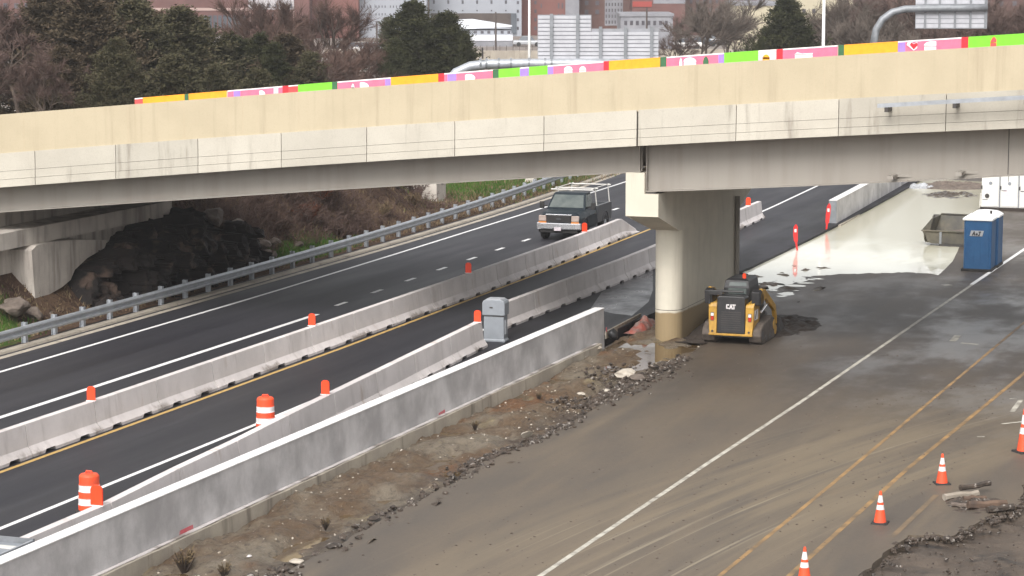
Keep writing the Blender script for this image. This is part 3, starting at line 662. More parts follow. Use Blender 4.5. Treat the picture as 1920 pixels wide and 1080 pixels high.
for px, wp, sh, c_, tp in [(490, 18, 'dome', 'white', .0), (680, 28, 'dome', 'white', 0), (662, 8, 'tri', 'white', -.05), (880, 26, 'dome', 'white', 0), (1066, 18, 'dome', 'white', .02), (1093, 14, 'dome', 'white', -.02), (1294, 26, 'dome', 'white', .02),
                           (1277, 6, 'tri', 'white', 0), (1324, 12, 'tri', 'dark_green', 0), (1437, 14, 'dome', 'orange', -.06), (1514, 50, 'wave', 'white', -.02), (1714, 27, 'heart', 'white', .02), (1750, 34, 'dome', 'white', .03), (1864, 13, 'tri', 'coral', .02)]:
    decal(px, wp, sh, c_, tp)
X = solveX(1714, Yfar, zfar); obj('painted_shape', MB().prism([(X + p[0] * .16, zfar(X) - .19 + p[1] * .16) for p in [(0, -.7), (.9, .3), (.6, .85), (0, .5), (-.6, .85), (-.9, .3)]], 'y', Yfar(X) - .036, Yfar(X) - .026), 'mural_red', B, world=True)

# ---------------------------------------------------------------- concrete barriers
prof = [(-.30, .0), (-.30, .075), (-.165, .255), (-.10, .81), (.10, .81), (.165, .255), (.30, .075), (.30, 0)]
LSEG = 3.36
def barrier_mesh(L, chipped=0):
    """segment along +Y from 0 to L with two drainage slots cut under each face"""
    mb = MB(); slots = [(L * .25 - .27, L * .25 + .27), (L * .75 - .27, L * .75 + .27)]
    cuts = [0.02]
    for a, b in slots: cuts += [a, a + .07, b - .07, b]
    cuts += [L - .02]
    for i in range(len(cuts) - 1):
        a, b = cuts[i], cuts[i + 1]
        za = .095 if i in (2, 3, 6, 7) else 0; zb_ = .095 if i in (1, 2, 5, 6) else 0
        za = .095 if (i in (2, 6) or i in (3, 7)) else 0
        def ring(y, zc):
            return [(x, y, max(z, zc)) for x, z in prof]
        mb.loft([ring(a, za), ring(b, zb_)])
    rg = random.Random(chipped)
    return mb
def barrier(x, y, x2, y2, label, group, src=[None], z=0.0):
    L = math.hypot(x2 - x, y2 - y); rz = math.atan2(-(x2 - x), y2 - y)
    if src[0] is None:
        t = thing('concrete_barrier', label, 'traffic barrier', (x, y, z), rz, group)
        obj('barrier_body', barrier_mesh(LSEG), 'barrier_concrete', t)
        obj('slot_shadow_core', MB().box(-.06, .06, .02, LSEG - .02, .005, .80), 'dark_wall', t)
        src[0] = t; return t
    t = dup(src[0], (x, y, z), rz, label, (1, L / LSEG, 1)); t['group'] = group; return t
bl1 = curve_x([(-31.75, 30), (-31.66, 55), (-31.7, 69), (-31.75, 83), (-32.0, 97), (-32.35, 104)])
ys = [51.7 - LSEG * 3, 51.7 - LSEG * 2, 51.7 - LSEG]; yy = 51.7
while yy < 101.5: ys.append(yy); yy += LSEG
mseg = {}
vis = [y for y in ys if y > 45]
for i, y in enumerate(ys):
    if y < 44: continue
    k_ = vis.index(y) if y in vis else 0
    t = barrier(bl1(y), y, bl1(y + LSEG), y + LSEG, 'concrete barrier segment, %s from left in the yellow line row' % ORD[k_], 'concrete barriers beside the yellow line')
yend = ys[-1] + LSEG
t = thing('barrier_end', 'sloping concrete end piece closing the barrier row next to the pier cap', 'traffic barrier', (bl1(yend), yend + .01, 0), math.atan2(.30, 10))
mb = MB(); mb.loft([[(x, 0, z) for x, z in prof], [(x, .35, z * .99) for x, z in prof], [(x * (.9 if z > .3 else 1), 2.6, z * .18) for x, z in prof]]); obj('barrier_body', mb, 'barrier_concrete', t)
row2 = [(-25.30, 38.5), (-25.33, 41.2), (-25.36, 44.68), (-25.65, 48.29), (-25.83, 51.6), (-26.1, 55.0), (-26.33, 58.3), (-26.55, 61.65), (-26.78, 65.0), (-27.0, 68.4), (-27.22, 71.7)]
for i in range(1, len(row2) - 1):
    a, b = row2[i], row2[i + 1]
    barrier(*a, *b, 'concrete barrier segment, %s from left in the slanting row by the new wall' % ORD[i - 1], 'concrete barriers in the slanting row')
row3 = curve_x([(-27.95, 73), (-27.85, 90), (-28.1, 100), (-28.45, 112.3)]); y = 75.24; i = 0
vis3 = 0
while y < 111:
    yn = y + LSEG
    hid = 93 < y < 104.0
    lab = ('grey concrete barrier segment, %s to the right of the grey cabinet' % ORD[i]) if y < 93 else 'pale concrete barrier segment with an orange marker, seen beyond the pier' if y > 107 else 'concrete barrier segment mostly hidden behind the pier'
    if not hid: barrier(row3(y), y, row3(yn), yn, lab, 'concrete barriers beyond the grey cabinet')
    y = yn; i += 1
# markers on top of the barriers
mk = thing('barrier_marker', 'x', 'reflector', (0, 0, 0), 0, 'orange reflectors on the barriers')
obj('panel', MB().loft([[(-a, -.02, z), (a, -.02, z), (a, .02, z), (-a, .02, z)] for a, z in ((.11, .02), (.11, .30), (.09, .36), (.045, .385))]), 'marker_orange', mk)
obj('foot', MB().box(-.13, .13, -.05, .05, 0, .02), 'reflective_white', mk)
ml = [(-31.65, 55.08, 'orange reflector on the row beside the yellow line, nearest the left edge of the photo'), (-31.75, 68.97, 'orange reflector just right of where the solid white lane line ends'),
      (-31.78, 82.65, 'orange-red reflector below the white lane dashes mid road'), (-32.05, 96.9, 'orange reflector in front of the pickup truck wheel'),
      (-25.38, 44.30, 'orange reflector overlapping the lower half of the nearest drum'), (-26.33, 57.99, 'orange reflector to the right of the farther drum'),
      (-27.15, 71.4, 'orange reflector just left of the grey cabinet'), (-28.38, 109.9, 'orange reflector seen right beyond the bridge pier')]
for i, (x, y, lab) in enumerate(ml):
    o = mk if i == 0 else dup(mk)
    o.location = (x, y, .812); o.rotation_euler = (0, 0, R(6) + U(-.1, .1)); o['label'] = lab
    if i == 4: o.scale = (1.25, 1, 1.15)
# drums
def drum_profile(z0, z1):
    return
dr = thing('traffic_drum', 'orange and white striped traffic drum standing nearest, at the lower left', 'traffic drum', (-27.05, 46.9, 0), 0, 'striped drums along the white line')
bands = [(.05, .20, 'orange_plastic', .285), (.20, .36, 'reflective_white', .280), (.36, .52, 'orange_plastic', .272), (.52, .68, 'reflective_white', .265), (.68, .90, 'orange_plastic', .255)]
for a, b, m_, r in bands:
    pr = [(r, a), (r - .012, a + .02), (r - .012, b - .02), (r - .02, b)]
    if b == .90: pr += [(r - .05, .935), (r - .14, .95)]
    obj('stripe_band', MB().lathe(pr, 24), m_, dr, smooth=False)
obj('base_ring', MB().lathe([(.36, 0), (.36, .05), (.29, .07)], 24), 'black_rubber', dr)
obj('handle', MB().path([(-.09, 0, .94), (-.07, 0, 1.0), (.07, 0, 1.0), (.09, 0, .94)], .022, 8), 'orange_plastic', dr)
dr.scale = (.92,) * 3
d2 = dup(dr, (-27.55, 56.9, 0), .5, 'orange and white striped traffic drum farther along, partly behind the slanting barriers')
# cones
cn = thing('traffic_cone', 'x', 'traffic cone', (0, 0, 0), 0, 'striped traffic cones on the near pavement')
obj('base', MB().loft([[(-.19, -.19, 0), (.19, -.19, 0), (.19, .19, 0), (-.19, .19, 0)], [(-.18, -.18, .035), (.18, -.18, .035), (.18, .18, .035), (-.18, .18, .035)]]), 'black_rubber', cn)
def cr(z): return .145 - (.145 - .028) * (z - .035) / .70
for a, b, m_ in [(.035, .33, 'orange_plastic'), (.33, .44, 'reflective_white'), (.44, .50, 'orange_plastic'), (.50, .66, 'reflective_white'), (.66, .76, 'orange_plastic')]:
    obj('cone_body' if m_[0] == 'o' else 'collar', MB().lathe([(cr(a), a), (cr(b), b)], 20), m_, cn, smooth=False)
for i, (px, py, lab) in enumerate([(1650, 981, 'orange cone with two white collars beside the orange line, second from the front'), (1766, 907, 'orange cone standing just behind the broken asphalt lumps'),
                                   (1508, 1092, 'orange cone whose base is cut off by the bottom edge'), (1919, 848, 'dull orange cone cut off by the right edge')]):
    q = P(px, py, ZR); o = cn if i == 0 else dup(cn); o.location = (q[0], q[1], ZR); o['label'] = lab; o.rotation_euler = (0, 0, U(0, 1)); o.scale = (.95,) * 3
    if i == 3: o.scale = (1.15, 1.15, 1.45)
# ---------------------------------------------------------------- new retaining walls
def new_wall(name, label, x0, y0, x1, y1, z1, capw=.30):
    t = thing(name, label, 'wall', (x1, y1, 0))
    n = 12; xs = [(x0 + (x1 - x0) * k / n, y0 + (y1 - y0) * k / n) for k in range(n + 1)]
    obj('wall_body', MB().loft([[(x - capw, y, -.40), (x - capw, y, z1), (x, y, z1), (x + .03, y, -.40)] for x, y in xs]), 'wall_concrete', t, world=True)
    return t
wl = new_wall('concrete_wall', 'new low grey concrete wall with white top running from lower left corner to the pier', -24.12, 34, -23.88, 74.2, 1.04)
mat('fresh_top', (.80, .78, .77), (.68, .66, .65), scale=3, rough=.8)
obj('coping', MB().loft([[(x - .315, y, 1.042), (x - .315, y, 1.062), (x + .015, y, 1.062), (x + .015, y, 1.042)] for x, y in [(-24.12 + .24 * k / 10, 34 + 40.22 * k / 10) for k in range(11)]]), 'fresh_top', wl, world=True)
obj('footing', MB().loft([[(x - .05, y, -.4), (x - .05, y, .045 + U(-.002, .002)), (x + .20 + U(-.012, .012), y, .035 + U(-.012, .004)), (x + .22 + U(-.02, .02), y, -.4)] for x, y in [(-24.12 + .24 * k / 60, 34 + 39.4 * k / 60) for k in range(61)]]), 'curb_concrete', wl, world=True)
obj('ledge', MB().loft([[(x + .03, y, .042), (x + .03, y, .060), (x + .13 + U(-.02, .03), y, .060), (x + .13, y, .042)] for x, y in [(-24.12 + .24 * k / 120, 34 + 39.2 * k / 120) for k in range(121)]]), 'barrier_concrete', wl, world=True)
def wall_mark(px, py, wpx, hpx):
    q = PXc(px, py, -23.93); s_ = q[1] / FPX
    for a in range(2):
        pts = [(q[1] - wpx * s_ * 2.3 + U(-.05, .05), q[2] - hpx * s_ / 2), (q[1] + wpx * s_ * 2.3, q[2] - hpx * s_ / 2 + U(-.02, .05)), (q[1] + wpx * s_ * 2.2, q[2] + hpx * s_ / 2), (q[1] - wpx * s_ * 2.0, q[2] + hpx * s_ / 2 + U(-.04, 0))]
        break
    xf = lambda Y, z: -24.12 + .24 * (Y - 34) / 40.2 + .03 * (1.04 - z) / 1.44
    mb = MB().add([(xf(p[0], p[1]) + .004, p[0], p[1]) for p in pts] + [(xf(p[0], p[1]) + .001, p[0], p[1]) for p in pts], [(0, 1, 2, 3), (7, 6, 5, 4), (0, 4, 5, 1), (1, 5, 6, 2), (2, 6, 7, 3), (3, 7, 4, 0)])
    obj('spray_mark', mb, 'spray_red', wl, world=True)
wall_mark(357, 996, 14, 14); wall_mark(829, 776, 8, 13); wall_mark(1133, 618, 2, 10)
w2 = new_wall('concrete_wall', 'grey concrete wall with white top rising out of the flooded area beyond the pier', -24.55, 111.3, -26.2, 150, 1.04, .34)
obj('coping', MB().loft([[(x - .36, y, 1.042), (x - .36, y, 1.062), (x + .015, y, 1.062), (x + .015, y, 1.042)] for x, y in [(-24.55 - 1.65 * k / 10, 111.28 + 38.7 * k / 10) for k in range(11)]]), 'fresh_top', w2, world=True)
obj('footing', MB().loft([[(x - .02, y, -.4), (x - .02, y, -.02), (x + .25, y, -.03), (x + .30, y, -.4)] for x, y in [(-24.5 - 1.65 * k / 10, 110.9 + 38.7 * k / 10) for k in range(11)]]), 'curb_concrete', w2, world=True)
obj('end_face', MB().box(-24.90, -24.54, 111.25, 111.296, -.3, 1.03), 'galvanised_dark', w2, world=True)

# leaning red delineators in the puddle
for px0, py0, px1, py1, lab in [(1495, 470, 1491, 421, 'bent red delineator post standing in the near part of the flood water'), (1549, 434, 1556, 377, 'leaning red delineator post by the end of the far wall')]:
    q = P(px0, py0, ZR)
    t = thing('delineator_post', lab, 'delineator', (q[0], q[1], ZR), R(14), 'red delineators at the carriageway edge')
    lean = .09 if px0 < 1500 else -.12
    h = 1.12 if px0 < 1500 else 1.28
    f = lambda z: (-lean * math.sin(min(1, z / h) * 2.2) if px0 < 1500 else -lean * z / h)
    obj('blade', MB().loft([[(f(z) - w_, -.015, z), (f(z) + w_, -.015, z), (f(z) + w_, .015, z), (f(z) - w_, .015, z)] for z, w_ in [(0, .035), (.35, .045), (.42, .085), (h * .6, .10), (h * .9, .09), (h, .03)]]), 'marker_orange' if False else 'red_plastic' if 'red_plastic' in MATS else mat('red_plastic', (.70, .03, .03), (.55, .03, .03), scale=4, rough=.4).name, t)
    obj('reflective_sheet', MB().box(f(h * .75) - .05, f(h * .75) + .045, -.022, -.016, h * .70, h * .82), 'reflective_white', t)

# ---------------------------------------------------------------- guardrail
gx = lambda y: -41.05 - .0009 * max(0, y - 78) ** 2 * (1 if y < 130 else 1)
GR = thing('guardrail', 'galvanised steel guardrail running along the left edge of the highway', 'guardrail', (-41.05, 70, 0))
wp = [(0, .26), (.05, .275), (.08, .33), (.075, .365), (.01, .40), (.01, .46), (.075, .495), (.08, .53), (.05, .585), (0, .60)]
ring = lambda x, y: [(x + .10 + a, y, z) for a, z in wp] + [(x + .092 + a, y, z) for a, z in wp[::-1]]
obj('rail', MB().loft([ring(gx(y), y) for y in np.arange(40, 165, 1.5)]), 'galvanised', GR, world=True)
y = 50.9
while y < 160:
    x = gx(y)
    if not (71.9 < y < 72.5):
        obj('post', MB().box(x - .10, x - .085, y - .07, y + .07, -.3, .68).box(x - .085, x + .04, y - .008, y + .008, -.3, .68).box(x + .04, x + .055, y - .07, y + .07, -.3, .68), 'galvanised', GR, world=True)
        obj('blockout', MB().box(x + .056, x + .099, y - .06, y + .06, .29, .57), 'galvanised_dark', GR, world=True)
    y += 1.83 if y < 84 else 1.95

# ---------------------------------------------------------------- grey cabinet
q = P(922, 644)
t = thing('grey_cabinet', 'tall grey plastic cabinet with a rounded lid standing between two barrier rows', 'cabinet', (-27.1, 72.9, 0), R(4))
obj('body', MB().loft([[(-.38, -.25, 0), (.38, -.25, 0), (.38, .25, 0), (-.38, .25, 0)], [(-.38, -.25, .06), (.38, -.25, .06), (.38, .25, .06), (-.38, .25, .06)], [(-.34, -.22, .10), (.34, -.22, .10), (.34, .22, .10), (-.34, .22, .10)], [(-.335, -.22, .84), (.335, -.22, .84), (.335, .22, .84), (-.335, .22, .84)]]), 'grey_plastic', t, bevel=.02)
obj('lid', MB().prism([(-.375, .86), (-.375, 1.26), (-.34, 1.33), (-.26, 1.37), (.26, 1.37), (.34, 1.33), (.375, 1.26), (.375, .86)], 'y', -.27, .27), 'grey_plastic', t, bevel=.025)
obj('lid_top', MB().prism([(-.26, 1.371), (-.24, 1.39), (.24, 1.39), (.26, 1.371)], 'y', -.24, .24), 'light_grey_plastic', t)
obj('latch', MB().box(-.12, -.02, -.285, -.27, 1.10, 1.14), 'dark_steel', t)
obj('hinge_band', MB().box(-.345, .345, -.245, -.22, .835, .859), 'dark_steel', t)
obj('side_vent', MB().box(.335, .36, -.12, .12, .25, .70), 'light_grey_plastic', t)

# ---------------------------------------------------------------- crash cushion at lower left
t = thing('crash_cushion', 'grey steel crash cushion frame at the lower left corner against the slanting barriers', 'crash cushion', (-25.35, 40.4, 0))
obj('side_rail', MB().box(-.42, -.36, -4, .6, .52, .86).box(.36, .42, -4, .6, .52, .86), 'galvanised', t, bevel=.01)
obj('end_plate', MB().box(-.42, .42, .60, .66, .30, .88), 'galvanised_dark', t)
obj('top_cover', MB().box(-.355, .355, -4, .58, .74, .78), 'grey_plastic', t)
obj('white_bar', MB().box(-.34, .34, .10, .22, .782, .82), 'rack_white', t)
for k in range(4): obj('support_leg', MB().box(-.34, .34, -3.6 + k * 1.1, -3.5 + k * 1.1, 0, .735), 'galvanised_dark', t)

# ---------------------------------------------------------------- pickup truck (front towards the camera, -Y)
def wheel(parent, x, y, r=.40, w_=.27, z=None, name='wheel'):
    z = r if z is None else z
    s_ = 1 if x > 0 else -1
    wh = obj(name, MB().tube((x - w_ / 2, y, z), (x + w_ / 2, y, z), r * .6, n=20), 'dark_steel', parent)
    prf = [(r * .62, -w_ / 2), (r * .93, -w_ / 2), (r, -w_ * .36), (r, w_ * .36), (r * .93, w_ / 2), (r * .62, w_ / 2)]
    mb = MB(); mb.loft([[(x + dx, y + rr * math.cos(2 * math.pi * k / 28), z + rr * math.sin(2 * math.pi * k / 28)) for k in range(28)] for rr, dx in prf] , cap=False); obj('tyre', mb, 'black_rubber', wh)
    obj('rim', MB().tube((x + s_ * (w_ / 2 - .03), y, z), (x + s_ * (w_ / 2 + .006), y, z), r * .56, r * .44, n=16), 'galvanised', wh)
    return wh
TR = thing('pickup_truck', 'dark green-black pickup truck with chrome bumper and white ladder rack driving towards the viewer', 'pickup truck', (-34.12, 100.15, 0), R(1.5))
def hull(sections, m, name, smooth=False, bevel=.03):
    return obj(name, MB().loft([[(x, y, z) for x, z in s_] for y, s_ in sections]), m, TR, bevel=bevel, smooth=smooth)
def sec(hw_, z0, z1, tw, belt=None):
    belt = belt or z0 + (z1 - z0) * .6
    return [(-hw_ + .04, z0), (-hw_, z0 + .12), (-hw_, belt), (-hw_ + .05, belt + .12), (-tw, z1 - .03), (-tw + .12, z1), (tw - .12, z1), (tw, z1 - .03), (hw_ - .05, belt + .12), (hw_, belt), (hw_, z0 + .12), (hw_ - .04, z0)]
hull([(.12, sec(.94, .62, 1.16, .74, .92)), (.35, sec(.98, .50, 1.22, .80, .95)), (1.0, sec(1.0, .50, 1.27, .84, .98)), (1.55, sec(1.0, .45, 1.31, .88, 1.0)), (3.05, sec(1.0, .42, 1.31, .93, 1.02))], 'truck_paint', 'body')
cabs = [(1.30, .90, 1.29), (1.92, .76, 1.90), (2.10, .74, 1.955), (2.75, .74, 1.955), (3.02, .82, 1.30)]
hull([(y, [(-a, 1.27), (-a + .01, z - .02), (-a + .12, z), (a - .12, z), (a - .01, z - .02), (a, 1.27)]) for y, a, z in cabs], 'truck_paint', 'cab', bevel=.02)
TR.location.x = -34.33; TR.scale = (.98, .87, 1)
obj('windshield', MB().add([(-.80, 1.335, 1.345), (.80, 1.335, 1.345), (.67, 1.86, 1.86), (-.67, 1.86, 1.86), (-.80, 1.36, 1.33), (.80, 1.36, 1.33), (.67, 1.885, 1.845), (-.67, 1.885, 1.845)], [(0, 1, 2, 3), (4, 7, 6, 5), (0, 4, 5, 1), (2, 6, 7, 3), (1, 5, 6, 2), (0, 3, 7, 4)]), 'glass', TR)
for s_ in (-1, 1):
    obj('side_window', MB().loft([[(s_ * (.885), 1.62, 1.36), (s_ * .885, 2.72, 1.36), (s_ * .765, 2.68, 1.86), (s_ * .775, 2.0, 1.86)], [(s_ * .80, 1.62, 1.36), (s_ * .80, 2.72, 1.36), (s_ * .70, 2.68, 1.86), (s_ * .70, 2.0, 1.86)]]), 'glass', TR)
    mr = obj('mirror', MB().box(min(s_ * 1.10, s_ * 1.30), max(s_ * 1.10, s_ * 1.30), 1.52, 1.62, 1.26, 1.56).box(min(s_ * .93, s_ * 1.12), max(s_ * .93, s_ * 1.12), 1.56, 1.60, 1.34, 1.40), 'black_rubber', TR, bevel=.02)
    hl = obj('headlight', MB().box(min(s_ * .58, s_ * .93), max(s_ * .58, s_ * .93), .06, .20, .84, 1.09), 'headlamp', TR, bevel=.03)
    obj('turn_lamp', MB().box(min(s_ * .58, s_ * .93), max(s_ * .58, s_ * .93), .055, .18, .765, .83), 'amber_lamp', hl)
    obj('door_seam', MB().box(min(s_ * .99, s_ * 1.004), max(s_ * .99, s_ * 1.004), 1.62, 1.635, .55, 1.1).box(min(s_ * .99, s_ * 1.004), max(s_ * .99, s_ * 1.004), 2.88, 2.895, .55, 1.1), 'black_rubber', TR)
    obj('door_handle', MB().box(min(s_ * .995, s_ * 1.03), max(s_ * .995, s_ * 1.03), 2.62, 2.78, .98, 1.02), 'dark_steel', TR)
    for y in (.95, 4.50): wheel(TR, s_ * .86, y, .41, .28)
    for y in (.95, 4.50):
        mb = MB(); mb.loft([[(s_ * xx, y + rr * math.cos(t), .43 + rr * math.sin(t)) for t in [R(-12) + R(204) * k / 14 for k in range(15)]] for xx, rr in ((.86, .49), (1.012, .49), (1.03, .53), (1.0, .56))], cap=False, closed=False); obj('wheel_arch', mb, 'loader_black', TR)
obj('grille', MB().box(-.56, .56, .05, .16, .80, 1.10), 'loader_black', TR, bevel=.02)
obj('grille_trim', MB().box(-.60, .60, .03, .20, 1.105, 1.15), 'chrome', TR, bevel=.01)
for z in (.86, .92, .98, 1.04): obj('grille_bar', MB().box(-.54, .54, .04, .052, z, z + .018), 'dark_steel', TR)
obj('emblem', MB().loft([[(.12 * math.cos(t), .038 - d, .95 + .05 * math.sin(t)) for t in [2 * math.pi * k / 16 for k in range(16)]] for d in (0, .012)]), 'truck_silver', TR)
obj('front_bumper', MB().loft([[(x, y, .50), (x, y - .03, .54), (x, y - .03, .74), (x, y, .77), (x, .25, .77), (x, .25, .50)] for x, y in ((-1.0, .06), (-.8, -.04), (0, -.07), (.8, -.04), (1.0, .06))]), 'chrome', TR)
obj('air_dam', MB().box(-.86, .86, .02, .30, .34, .495), 'black_rubber', TR, bevel=.03)
pt = obj('licence_plate', MB().box(-.16, .16, -.125, -.11, .45, .60), 'plate', TR)
# bed: hollow box
bed = MB()
bed.box(-1.0, -.90, 3.12, 5.65, .55, 1.30).box(.90, 1.0, 3.12, 5.65, .55, 1.30).box(-.90, .90, 3.12, 3.20, .55, 1.30).box(-.90, .90, 5.56, 5.65, .55, 1.28).box(-.90, .90, 3.2, 5.56, .55, .78)
obj('bed', bed, 'truck_silver', TR)
obj('rear_bumper', MB().box(-.95, .95, 5.66, 5.80, .50, .68), 'chrome', TR)
rk = MB()
for y in (3.18, 5.50):
    for s_ in (-1, 1): rk.tube((s_ * .93, y, 1.30), (s_ * .86, y - .03, 2.04), .025, n=8)
    rk.tube((-1.0, y - .03, 2.06), (1.0, y - .03, 2.06), .03, n=8)
for s_ in (-1, 1): rk.tube((s_ * .86, 3.05, 2.08), (s_ * .86, 5.7, 2.08), .022, n=8)
obj('ladder_rack', rk, 'rack_white', TR)
obj('rack_crossbar', MB().tube((-1.0, 2.35, 2.05), (1.0, 2.35, 2.05), .03, n=8).tube((-.86, 2.35, 2.06), (-.86, 3.05, 2.08), .022).tube((.86, 2.35, 2.06), (.86, 3.05, 2.08), .022), 'rack_white', TR)
for x, m_ in ((-.35, 'grey_twigs'), (.35, 'dark_wall')):
    obj('seat_back', MB().box(x - .22, x + .22, 2.30, 2.42, 1.28, 1.72), 'dark_wall', TR)

# ---------------------------------------------------------------- compact track loader (rear to the camera)
LD = thing('track_loader', 'yellow and black compact track loader seen from behind beside the bridge pier', 'loader', (-19.98, 75.35, ZR), R(1))
for s_ in (-1, 1):
    x0_, x1_ = (s_ * .55, s_ * .97) if s_ > 0 else (s_ * .97, s_ * .55)
    pr = [(.15, .10), (.02, .30), (.10, .50), (.45, .66), (1.75, .74), (1.98, .66), (2.35, .30), (2.25, .10), (2.0, 0), (.4, 0)]
    tk = obj('track', MB().prism(pr, 'x', x0_, x1_), 'track_rubber', LD, bevel=.04)
    for i in range(14):
        obj('tread_lug', MB().box(x0_ + .01, x1_ - .01, .30 + i * .14, .36 + i * .14, -.015, .01), 'track_rubber', tk) if i < 3 else None
    for i, (yy, zz) in enumerate([(.30, .30), (1.9, .45), (.8, .18), (1.3, .18), (2.1, .25)]):
        xo = x1_ if s_ > 0 else x0_
        obj('track_roller', MB().tube((xo - s_ * .02, yy, zz), (xo + s_ * .012, yy, zz), .16 if i in (0, 1, 4) else .1, n=14), 'loader_yellow' if i in (1, 4) else 'dark_steel', tk)
    xa, xb = (s_ * .47, s_ * .70)
    mb = MB().loft([[(min(xa, xb), -.05, z), (max(xa, xb), -.05, z), (max(xa, xb), .75, z), (min(xa, xb), .75, z)] for z in (.34,)] + [[(s_ * .47 if s_ > 0 else s_ * .74, 0, z), (s_ * .74 if s_ > 0 else s_ * .47, 0, z), (s_ * .74 if s_ > 0 else s_ * .47, .85, z), (s_ * .47 if s_ > 0 else s_ * .74, .85, z)] for z in (.8, 1.22)] + [[(s_ * .47 if s_ > 0 else s_ * .76, .05, 1.30), (s_ * .76 if s_ > 0 else s_ * .47, .05, 1.36), (s_ * .76 if s_ > 0 else s_ * .47, .85, 1.42), (s_ * .47 if s_ > 0 else s_ * .76, .85, 1.36)]])
    sp = obj('rear_panel', mb, 'loader_yellow', LD, bevel=.02)
    obj('tail_light', MB().box(s_ * .615 - .045, s_ * .615 + .045, -.018, .0, .78, .90), 'red_lamp', sp)
    obj('reverse_light', MB().box(s_ * .615 - .045, s_ * .615 + .045, -.016, .0, .915, 1.01), 'reflective_white', sp)
    obj('lamp_housing', MB().box(s_ * .615 - .055, s_ * .615 + .055, -.012, .02, .76, 1.03), 'loader_black', sp)
    obj('tow_eye', MB().tube((s_ * .60, -.07, .43), (s_ * .60, -.045, .43), .035, n=10), 'dark_steel', sp)
    # lift arm: tower at the rear, beam sloping down to the bucket
    xa_, xb_ = (s_ * .78, s_ * .90) if s_ > 0 else (s_ * .90, s_ * .78)
    obj('lift_arm', MB().prism([(.35, 1.25), (.30, 1.62), (.55, 1.78), (.95, 1.72), (2.45, 1.02), (2.75, .45), (2.62, .35), (2.30, .85), (1.0, 1.42)], 'x', xa_, xb_), 'loader_yellow', LD, bevel=.02)
    obj('lift_tower', MB().prism([(.10, 1.30), (.05, 1.72), (.35, 1.78), (.75, 1.55), (.7, 1.2)], 'x', xa_ - s_ * .14 if s_ > 0 else xa_, xb_ if s_ > 0 else xb_ + .14), 'loader_black', LD, bevel=.02)
    obj('cylinder', MB().tube((s_ * .80, .75, 1.0), (s_ * .80, 1.9, 1.22), .045, n=10), 'chrome', LD)
    obj('side_panel', MB().prism([(.86, .75), (.86, 1.30), (1.9, 1.05), (1.9, .75)], 'x', min(s_ * .50, s_ * .66), max(s_ * .50, s_ * .66)), 'loader_black', LD)
obj('side_decal', MB().add([(.742 + .001, .10, .80), (.742 + .001, .60, .80), (.742 + .001, .60, 1.12), (.742 + .001, .10, 1.12)], [(0, 1, 2, 3)]), 'reflective_white', LD)
obj('decal_stripe', MB().add([(.746, .16, .84), (.746, .26, .84), (.746, .44, 1.09), (.746, .34, 1.09)], [(0, 1, 2, 3)]), 'loader_black', LD)
dr_ = obj('engine_door', MB().prism([(-.46, .36), (-.46, 1.50), (-.42, 1.57), (.42, 1.57), (.46, 1.50), (.46, .36)], 'y', -.03, .5), 'loader_black', LD, bevel=.03)
for z in np.arange(.48, 1.05, .07): obj('louvre', MB().box(-.32, .32, -.045, -.03, z, z + .025), 'dark_steel', dr_)
obj('rear_bumper', MB().box(-.72, .72, -.075, -.01, .30, .365), 'loader_yellow', LD, bevel=.01)
obj('undercarriage', MB().box(-.56, .56, .15, 2.2, .22, .70), 'loader_black', LD)
obj('yoke', MB().path([(-.72, .02, 1.3), (-.72, .02, 1.72), (.40, .02, 1.72)], .035, 8).box(-.74, -.30, -.01, .05, 1.60, 1.74), 'loader_black', LD)
cabb = obj('cab', MB().loft([[(-.42, .75, 1.05), (.42, .75, 1.05), (.42, 2.0, .8), (-.42, 2.0, .8)], [(-.42, .70, 1.75), (.42, .70, 1.75), (.42, 2.0, 1.75), (-.42, 2.0, 1.75)], [(-.38, .75, 1.98), (.38, .75, 1.98), (.38, 2.0, 1.98), (-.38, 2.0, 1.98)], [(-.30, .85, 2.04), (.30, .85, 2.04), (.30, 1.9, 2.04), (-.30, 1.9, 2.04)]]), 'loader_black', LD, bevel=.02)
obj('rear_window', MB().box(-.27, .33, .675, .705, 1.56, 1.74), 'glass', cabb)
obj('roof_window', MB().loft([[(-.25, .712, 1.80), (.33, .712, 1.80), (.33, .72, 1.80), (-.25, .72, 1.80)], [(-.23, .728, 1.93), (.31, .728, 1.93), (.31, .74, 1.93), (-.23, .74, 1.93)]]), 'glass', cabb)
obj('beacon', MB().lathe([(.06, 2.04), (.06, 2.16), (.03, 2.19)], 12, (.18, 1.0, 0)), 'marker_orange', LD)
bk = obj('bucket', MB().prism([(2.75, .05), (2.62, .55), (2.70, .62), (2.85, .22), (3.55, .03), (3.55, 0), (2.85, 0)], 'x', -.98, .98), 'dark_steel', LD)
obj('bucket_side', MB().prism([(2.75, .05), (2.65, .60), (3.5, .05)], 'x', .975, 1.0), 'dark_steel', bk)
# CAT lettering on the engine door
def letters(strokes, x0, z0, h, y, th, sx=1.0):
    mb = MB()
    for (ax, az, bx, bz) in strokes:
        a = Vector((x0 + ax * h * sx, 0, z0 + az * h)); b = Vector((x0 + bx * h * sx, 0, z0 + bz * h)); d = (b - a); L = d.length
        mb.obox((((a + b) / 2).x, y, ((a + b) / 2).z), (L + th * .8, .012, th), 0, 0, -math.atan2(d.z, d.x))
    return mb
CATS = [(.1, .1, .1, .9), (.1, .9, .6, .9), (.1, .1, .6, .1), (.85, .0, 1.15, .95), (1.15, .95, 1.45, 0), (1.0, .35, 1.3, .35), (1.55, .92, 2.15, .92), (1.85, .9, 1.85, 0)]
obj('logo', letters(CATS, -.15, 1.17, .135, -.038, .036), 'reflective_white', LD)

